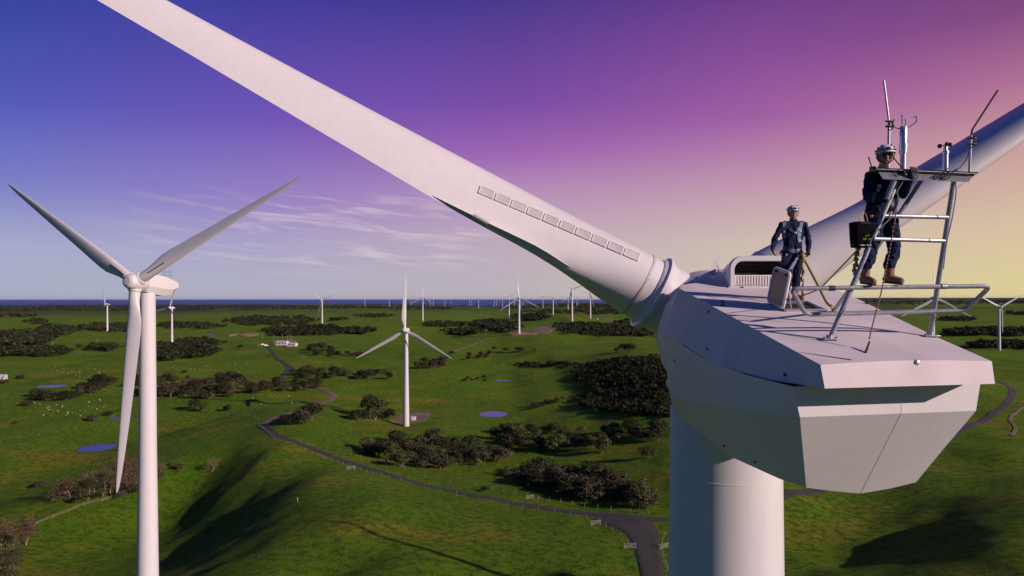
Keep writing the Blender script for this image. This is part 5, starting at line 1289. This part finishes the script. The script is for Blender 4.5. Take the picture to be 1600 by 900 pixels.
        for q in (-.028, 0, .028): cap(wr + hd * .025 * s + sx * q * .8 * s, .021, wr + hd * .090 * s + sx * q * 1.05 * s, .018, GLV if q else GLV)
        cap(wr + hd * .04 * s + pn * .014 * s - sx * .012 * s, .020, wr + hd * .075 * s + pn * .014 * s + sx * .012 * s, .018, PALM)
        for fi, (q, ln) in enumerate(((-.033, .070), (-.011, .082), (.011, .078), (.032, .060))):
            b0 = wr + hd * .092 * s + sx * q * 1.12 * s; a = 0; p_ = b0; L3 = (ln * .45, ln * .32, ln * .28)
            for seg in range(3):
                a += curl * (0.75, 1.0, .8)[seg]; dv = hd * math.cos(a) + pn * math.sin(a); e = p_ + dv * L3[seg] * s
                cap(p_, (.0115, .0105, .0095)[seg], e, (.0105, .0095, .0085)[seg], PALM if seg else GLV); p_ = e
        tb = wr + hd * .035 * s - sx * thumb_s * .032 * s; d1 = (hd * .55 - sx * thumb_s * .75 + pn * .35).normalized(); t1 = tb + d1 * .038 * s
        d2 = (hd * .8 - sx * thumb_s * .15 + pn * (.3 + curl * .5)).normalized(); t2 = t1 + d2 * .032 * s
        cap(tb, .016, t1, .0135, GLV); cap(t1, .013, t2, .0105, PALM)
    # fuse
    tmp = m.build('tmp_body', M['navy'], smooth=0, loc=base)
    rm = tmp.modifiers.new('fuse', 'REMESH'); rm.mode = 'VOXEL'; rm.voxel_size = .0075
    sm = tmp.modifiers.new('soft', 'SMOOTH'); sm.factor = .5; sm.iterations = 3
    dg = bpy.context.evaluated_depsgraph_get(); dg.update()
    me = bpy.data.meshes.new_from_object(tmp.evaluated_get(dg)); bpy.data.objects.remove(tmp)
    me.name = 'body'
    nv = len(me.vertices); co = np.empty(nv * 3, np.float32); me.vertices.foreach_get('co', co); co = co.reshape(-1, 3) + np.array(base, np.float32)
    # folds in the cloth
    best = np.full(nv, 1e9); mi = np.zeros(nv, int)
    for (a, ra, b, rb, mt) in caps:
        a = np.array(a); b = np.array(b); d = b - a; t_ = np.clip(((co - a) @ d) / max(d @ d, 1e-9), 0, 1)
        dist = np.linalg.norm(co - (a + t_[:, None] * d), axis=1) - (ra + (rb - ra) * t_)
        w = dist < best - (0.002 if mt == CLOTH else 0); best = np.where(w, dist, best); mi = np.where(w, mt, mi)
    no = np.empty(nv * 3, np.float32); me.vertices.foreach_get('normal', no); no = no.reshape(-1, 3)
    x, y, z = (co - np.array(base)).T
    fold = vnoise(x * 30 + z * 9 + 50, z * 14 + y * 22 + 50, 1.0, 21) * .022 + vnoise(x * 60 + 90, z * 34 + y * 40 + 50, 1.0, 22) * .010
    co2 = co - np.array(base, np.float32) + no * (np.where(mi == CLOTH, fold * s, 0))[:, None]
    me.vertices.foreach_set('co', co2.astype(np.float32).ravel())
    me.materials.clear()
    for w in wear: me.materials.append(w)
    nf = len(me.polygons); ls = np.empty(nf, np.int32); me.polygons.foreach_get('loop_start', ls); lv = np.empty(len(me.loops), np.int32); me.loops.foreach_get('vertex_index', lv)
    me.polygons.foreach_set('material_index', mi[lv[ls]].astype(np.int32)); me.polygons.foreach_set('use_smooth', np.ones(nf, bool)); me.update()
    body = bpy.data.objects.new('body', me); COL.objects.link(body); body.parent = root; WL[body.name] = base
    bv = BVHTree.FromPolygons([Vector(v_) for v_ in co2 + np.array(base)], [tuple(p_.vertices) for p_ in me.polygons])
    # helmet with brim, vents, chin strap
    hm = MB(); ax = hu * .97 - hf * .16; c_ = head + hu * .030 * s - hf * .005 * s
    rot = Matrix((hr, hf, hu)).transposed()
    def dome(sc, z0, z1, n=20, k=8):
        rings = []
        for i in range(k + 1):
            a = R(90 * i / k); zz = z0 + (z1 - z0) * math.sin(a); rr = math.cos(a)
            rings.append([c_ + rot @ Vector((math.cos(t_) * .108 * rr * sc * s, math.sin(t_) * .128 * rr * sc * s, zz * s)) for t_ in [2 * math.pi * q / n for q in range(n)]])
        return rings
    hm.loft(dome(1, .015, .120)); 
    brim = []
    for (sc, z) in ((1.0, .012), (1.0, .030), (1.06, .024), (1.07, .012)):
        brim.append([c_ + rot @ Vector((math.cos(t_) * .108 * sc * s, (math.sin(t_) * .128 * sc + (max(0, math.sin(t_)) ** 2) * .030 * (sc - 1) / .07) * s, z * s)) for t_ in [2 * math.pi * q / 20 for q in range(20)]])
    hm.loft(brim, caps=False)
    hl = hm.build('helmet', M['helmet'], root, smooth=45)
    for sd in (-1, 1):
        for q in range(2):
            vm = MB(); vm.bevbox(c_ + rot @ Vector((sd * (.088 - q * .035) * s, (.03 + .03 * q) * s, (.078 + .026 * q) * s)), (.012 * s, .045 * s, .016 * s), .003, rot); vm.build('vent', M['dark'], hl)
    vm = MB(); vm.tube([c_ + rot @ Vector((math.cos(t_) * .113 * s, math.sin(t_) * .133 * s, .045 * s)) for t_ in [2 * math.pi * q / 24 for q in range(25)]], .006 * s, 6, caps=False); vm.build('headband', M['dark'], hl)
    vm = MB(); vm.bevbox(c_ + rot @ Vector((0, .138 * s, .055 * s)), (.05 * s, .022 * s, .03 * s), .006, rot); vm.build('head_lamp', M['dark'], hl)
    for sd in (-1, 1):
        vm = MB(); vm.tube([c_ + rot @ Vector((sd * .098 * s, .02 * s, .01 * s)), c_ + rot @ Vector((sd * .078 * s, .055 * s, -.075 * s)), c_ + rot @ Vector((sd * .02 * s, .078 * s, -.118 * s)), c_ + rot @ Vector((0, .08 * s, -.12 * s))], .006 * s, 6); vm.build('chin_strap', M['dark'], hl)
    # face
    for sd in (-1, 1):
        if face == 'glasses':
            e = MB(); e.bevbox(head + hf * .098 * s + hr * sd * .034 * s + hu * .008 * s, (.056 * s, .012 * s, .036 * s), .006, rot); e.build('sunglasses', M['lens'], root)
        else:
            e = MB(); e.ball(head + hf * .086 * s + hr * sd * .033 * s + hu * .006 * s, .0115 * s); e.build('eye', M['grey_panel'], root)
            e = MB(); e.ball(head + hf * .096 * s + hr * sd * .033 * s + hu * .006 * s, .0085 * s); e.build('pupil', M['lens'], root)
            e = MB(); e.tube([head + hf * .090 * s + hr * sd * .015 * s + hu * .026 * s, head + hf * .092 * s + hr * sd * .034 * s + hu * .031 * s, head + hf * .08 * s + hr * sd * .052 * s + hu * .026 * s], .0055 * s, 5); e.build('eyebrow', M['boot'], root)
    e = MB(); e.tube([head + hf * .079 * s - hu * .046 * s - hr * .024 * s, head + hf * .087 * s - hu * .048 * s, head + hf * .079 * s - hu * .046 * s + hr * .024 * s], .0048 * s, 5); e.build('mouth', M['red_lip'], root)
    e = MB(); e.ball(head - hf * .035 * s - hu * .015 * s, .086 * s, .072 * s, .065 * s, rot); e.build('hair', M['hair'], root)
    return root, bv, body
M['red_lip'] = simple('lips', (0.36, 0.13, 0.11), 0.5); M['hair'] = simple('brown_hair', (0.05, 0.03, 0.02), 0.8)
def strap(root, bv, uv, y, w, mat, name, lift=.008, n=14):
    "webbing laid on the body along a path"
    pts = spline([P(u, v, y) for u, v in uv], .02); row = []
    for i, p_ in enumerate(pts):
        a = pts[max(0, i - 1)]; b = pts[min(len(pts) - 1, i + 1)]; t_ = (b - a).normalized(); d = (p_ - Vector((0, 0, H))).normalized(); sd = t_.cross(d).normalized()
        r_ = []
        for f_ in (-.5, 0, .5):
            q = p_ + sd * w * f_; dd = (q - Vector((0, 0, H))).normalized(); h_ = bv.ray_cast(q - dd * .9, dd, 1.6)
            if h_[0] is None: r_ = None; break
            r_.append(h_[0] - dd * lift)
        if r_: row.append(r_)
    if len(row) < 2: return None
    m = MB(); m.loft([[a, b, c, c + Vector((0, .004, 0)), b + Vector((0, .004, 0)), a + Vector((0, .004, 0))] for a, b, c in row]); return m.build(name, M[mat], root)
WEAR = [M['skin'], M['navy'], M['glove'], M['boot'], M['sole'], M['glove_yellow']]
# worker on the roof
Y2 = 11.25; s2 = .875
def A2(u, v, dy=0): return P(u, v, Y2 + dy)
J2 = dict(head=A2(1239, 333), hyaw=186, neck=A2(1239, 346.5, .02), chest=A2(1239, 361, .01), pelvis=A2(1238, 393), shR=A2(1222.5, 351), shL=A2(1256, 351), elR=A2(1212, 371, -.02), elL=A2(1263, 373, -.02), wrR=A2(1207, 388, -.12), wrL=A2(1263, 391, -.14),
          hipR=A2(1230.5, 397), hipL=A2(1247, 397), knR=A2(1230, 429, -.04), knL=A2(1244.5, 430, -.03), ankR=A2(1230, 459, .0), ankL=A2(1243.5, 461, .0), thumbL=-1, thumbR=1)
# feet stand on the roof
for k in ('ankR', 'ankL'):
    a_ = J2[k]; J2[k] = Vector((a_.x, a_.y, on_roof(a_.x, a_.y).z + .105 * s2))
toes2 = {'R': J2['ankR'] + Vector((-.05, -.14, -.055)), 'L': J2['ankL'] + Vector((.05, -.14, -.06))}
P2, bv2, b2 = make_person('person', J2, s2, 'person in navy overalls and white helmet standing on the nacelle roof behind the open hatch', WEAR, 180,
    {'R': (Vector((.15, -.25, -1)), Vector((.9, -.35, .1)), .38), 'L': (Vector((-.15, -.3, -1)), Vector((-.9, -.4, 0)), .55)}, toes2)
for uv, w, mt, nm in (([(1226, 347), (1226, 358), (1225, 372), (1221, 386)], .05, 'webbing', 'harness_strap'), ([(1253, 347), (1250, 358), (1249, 372), (1253, 386)], .05, 'webbing', 'harness_strap'),
                      ([(1227, 352), (1238, 361), (1243, 364)], .028, 'dark', 'chest_strap'), ([(1251, 352), (1243, 364)], .028, 'dark', 'chest_strap'), ([(1220, 386), (1230, 389), (1240, 392), (1254, 390)], .06, 'belt_blue', 'waist_belt'),
                      ([(1226, 398), (1229, 404), (1233, 410)], .03, 'dark', 'leg_strap'), ([(1248, 397), (1244, 404), (1239, 412)], .03, 'webbing', 'leg_strap')):
    strap(P2, bv2, uv, Y2, w, mt, nm)
def on_body(bv, u, v, y, lift=.03):
    q = P(u, v, y); d = (q - Vector((0, 0, H))).normalized(); h_ = bv.ray_cast(q - d * .9, d, 1.8); return (h_[0] if h_[0] else q) - d * lift
def buckle(root, bv, u, v, y, s, mat='steel', name='buckle'):
    p_ = on_body(bv, u, v, y, .012); m = MB(); m.bevbox(p_, (s, .014, s * .8), .004); m.build(name, M[mat], root)
for u, v in ((1226, 362), (1250, 362), (1243, 364), (1246, 391)): buckle(P2, bv2, u, v, Y2, .045)
buckle(P2, bv2, 1229, 398, Y2, .04, 'webbing'); 
p_ = on_body(bv2, 1223, 395, Y2, .02); m = MB(); m.tube([p_ + Vector((math.cos(a) * .045, -.02, math.sin(a) * .045)) for a in [2 * math.pi * k / 14 for k in range(15)]], .013, 6, caps=False); m.build('carabiner', M['dark'], P2)
p_ = on_body(bv2, 1227, 408, Y2, .03); m = MB(); m.bevbox(p_, (.12, .07, .16), .025); m.build('pouch', M['navy'], P2)
# lanyards of the roof worker
def rope(name, pts, r, mat, label, cat='rope', n=8):
    ps = spline(pts, .03); m = MB(); m.tube(ps, r, n); return tag(m.build(name, M[mat], loc=ps[0]), label, cat)
hipj = on_body(bv2, 1252, 396, Y2, .03); anchor = roof_hit(1300, 487, .09)
rope('safety_lanyard', [hipj, P(1256, 404, 11.05), P(1275, 440, 10.75), P(1292, 473, 10.4), anchor], .019, 'rope_yb', 'yellow and black lanyard stretched from the roof worker down to the anchor eye', 'lanyard')
lo = [on_body(bv2, 1253, 397, Y2, .05)] + [P(1254 + 1.5 * math.sin(k * 1.9), 402 + k * 5.5, 11.0) for k in range(1, 12)]
m = MB(); ps = spline(lo, .015); m.tube(ps, .02, 7, radii=[.02 + .008 * math.sin(i * .9) for i in range(len(ps))]); tag(m.build('shock_absorber', M['rope_yb'], loc=ps[0]), 'crumpled yellow lanyard hanging straight down from the roof worker belt', 'lanyard')
m = MB(); a_ = on_body(bv2, 1248, 400, Y2, .05); b_ = P(1236, 421, 10.95); d_ = b_ - a_
m.loft([[a_ + Vector((-.03, 0, -.01)), a_ + Vector((.03, 0, .02)), a_ + Vector((.03, .02, .02)), a_ + Vector((-.03, .02, -.01))], [b_ + Vector((-.035, 0, -.01)), b_ + Vector((.035, 0, .02)), b_ + Vector((.035, .02, .02)), b_ + Vector((-.035, .02, -.01))]])
tag(m.build('lanyard_pack', M['pale_panel'], loc=a_), 'pale webbing pack hanging slantwise at the thigh of the roof worker', 'pack')

# worker on the ladder
Y1 = 8.80; s1 = 1.04
def A1(u, v, dy=0): return P(u, v, Y1 + dy)
J1 = dict(head=A1(1383.5, 245, -.10), hyaw=197, neck=A1(1380, 266), chest=A1(1379, 288), pelvis=A1(1376, 336, .02), shR=A1(1359, 275, .0), shL=A1(1399, 277, .04), elR=A1(1355, 309, -.10), wrR=A1(1376, 307, -.34), elL=A1(1411, 303, -.10), wrL=A1(1423, 278, -.30),
          hipR=A1(1368, 343), hipL=A1(1389, 343, .02), knR=A1(1362, 388, -.13), knL=A1(1397, 387, -.10), ankR=A1(1352, 431, -.22), ankL=A1(1390, 430, -.22), thumbR=1, thumbL=-1)
toes1 = {'R': J1['ankR'] + Vector((.03, -.135, -.075)), 'L': J1['ankL'] + Vector((.085, -.105, -.072))}
P1, bv1, b1 = make_person('person', J1, s1, 'person in navy overalls and dark glasses standing on the guard rail behind the ladder', WEAR, 188,
    {'R': (Vector((1, -.35, .1)), Vector((.2, .6, .6)), .75), 'L': (Vector((.25, -.3, 1)), Vector((.2, .9, .2)), .7)}, toes1, 'glasses')
for uv, w, mt, nm in (([(1366, 270), (1364, 290), (1366, 312), (1366, 330)], .045, 'dark', 'harness_strap'), ([(1396, 272), (1396, 295), (1393, 330)], .045, 'dark', 'harness_strap'),
                      ([(1355, 332), (1368, 335), (1382, 336), (1398, 334)], .07, 'dark', 'waist_belt'), ([(1359, 356), (1366, 362), (1374, 364)], .04, 'dark', 'leg_strap')):
    strap(P1, bv1, uv, Y1, w, mt, nm)
for u, v, s_, mt in ((1374, 291, .05, 'pale_panel'), (1372, 297, .045, 'grey_panel'), (1384, 334, .05, 'steel'), (1362, 338, .04, 'red'), (1397, 300, .06, 'lime')): buckle(P1, bv1, u, v, Y1, s_, mt)
p_ = on_body(bv1, 1366, 268, Y1, .04); m = MB(); m.bevbox(p_ + Vector((-.02, 0, .02)), (.07, .05, .09), .012); m.tube([p_ + Vector((-.03, 0, .05)), p_ + Vector((-.075, .0, .19))], .007, 6); m.build('radio', M['dark'], P1)
m = MB(); h_ = J1['wrR'] + Vector((.07, -.06, .06)); m.tube([h_ - Vector((.03, 0, .10)), h_ + Vector((.05, -.02, .12))], .034, 10); tag(m.build('hand_tool', M['galv'], loc=h_), 'grey metal tool held in the right hand of the worker on the ladder', 'tool')
# tool bag at his hip
def bag():
    c_ = P(1347, 366, 8.62); t = empty('tool_bag', c_ - Vector((0, 0, .18)), 'black nylon tool bag hanging at the hip of the worker on the ladder', 'bag'); m = MB()
    rings_ = []
    for z, hw, hd in ((-.17, .10, .065), (-.165, .125, .08), (-.05, .135, .088), (.10, .142, .09), (.135, .145, .092), (.15, .14, .088), (.155, .12, .07)):
        rings_.append([c_ + Vector((math.copysign(abs(math.cos(a)) ** .45, math.cos(a)) * hw, math.copysign(abs(math.sin(a)) ** .45, math.sin(a)) * hd, z)) for a in [2 * math.pi * k / 24 for k in range(24)]])
    m.loft(rings_); m.build('bag_body', M['bag'], t, smooth=50)
    m = MB(); m.tube([c_ + Vector((-.13, -.02, -.135)), c_ + Vector((-.06, -.088, -.145)), c_ + Vector((.06, -.088, -.145)), c_ + Vector((.13, -.02, -.135))], .008, 6); m.build('base_piping', M['pale_panel'], t)
    m = MB(); m.tube([c_ + Vector((-.13, -.06, .13)), c_ + Vector((0, -.098, .128)), c_ + Vector((.135, -.06, .13))], .012, 6); m.build('lid_rim', M['dark'], t)
    m = MB()     # small printed emblem over two lines of lettering
    e = c_ + Vector((.02, -.0915, -.03)); m.tube([e + Vector((-.03, 0, -.01)), e + Vector((.0, -.0015, .004)), e + Vector((.035, 0, .022))], .004, 5); m.tube([e + Vector((.0, -.001, .004)), e + Vector((.022, -.001, -.004))], .003, 5)
    for r_, z in ((0, -.035), (1, -.048)):
        for k in range(9 if r_ == 0 else 12):
            m.box(e + Vector((-.05 + k * (.012 if r_ == 0 else .009), .0015, z)), (.008 if r_ == 0 else .005, .004, .009 if r_ == 0 else .005))
    m.build('print', M['lime'], t, smooth=0)
    for sx in (-.06, .05):
        m = MB(); m.tube([c_ + Vector((sx, -.04, .14)), c_ + Vector((sx * .7 + .01, -.02, .22)), c_ + Vector((.05, .05, .30))], .006, 6); m.build('strap', M['yellow'], t)
bag()
lo = [P(1341, 386, 8.66)] + [P(1340 - k * .8 + 1.3 * math.sin(k * 2.1), 388 + k * 6, 8.66) for k in range(1, 8)]
m = MB(); ps = spline(lo, .012); m.tube(ps, .03, 8, radii=[.026 + .010 * math.sin(i * 1.1) for i in range(len(ps))]); tag(m.build('shock_absorber', M['yellow'], loc=ps[0]), 'crumpled bright yellow lanyard pack hanging under the black tool bag', 'lanyard')
rope('rope', [P(1338, 392, 8.72), P(1300, 432, 9.6), P(1283, 449, 10.1), P(1270, 456, 10.6), P(1247, 464, 11.0), roof_hit(1243, 467, .02)], .009, 'dark', 'thin black rope running from the tool bag down to the roof worker boot')
rope('rope', [on_body(bv1, 1401, 322, Y1, .05), P(1398, 345, 8.46), P(1391, 385, 8.44), P(1383, 425, 8.40), P(1378, 452, 8.36), P(1366, 498, 8.2), P(1358, 530, 8.05)], .008, 'rope_rb', 'red and black rope hanging from the belt of the worker on the ladder')
a_ = P(1358.5, 534, 8.04); b_ = roof_hit(1351, 556, .01); b_ = P(1351, 555, 7.85); m = MB(); m.tube([a_, b_], .016, 8, radii=[.011, .017]); tag(m.build('rope_weight', M['dark'], loc=b_), 'dark weight at the lower end of the hanging red rope', 'weight')

# ------------------------------------------------------------------ air over the plain
m, nt, N, L, b = new_mat('thin_haze'); N.remove(b)
pv = N.new('ShaderNodeVolumePrincipled'); pv.inputs['Color'].default_value = (0.72, 0.74, 0.84, 1); pv.inputs['Density'].default_value = 0.000006; pv.inputs['Anisotropy'].default_value = 0.0
L.new(pv.outputs[0], [n for n in N if n.type == 'OUTPUT_MATERIAL'][0].inputs['Volume'])
hz = MB(); zlo = float(GZ.min()) - 1.5; zhi = H + 75; hz.box((0, 0, (zlo + zhi) / 2), (124000, 124000, zhi - zlo))
tag(hz.build('haze', m, smooth=0, loc=(0, 0, 0)), 'thin lavender haze over the far plain and the sea', 'haze', kind='stuff')
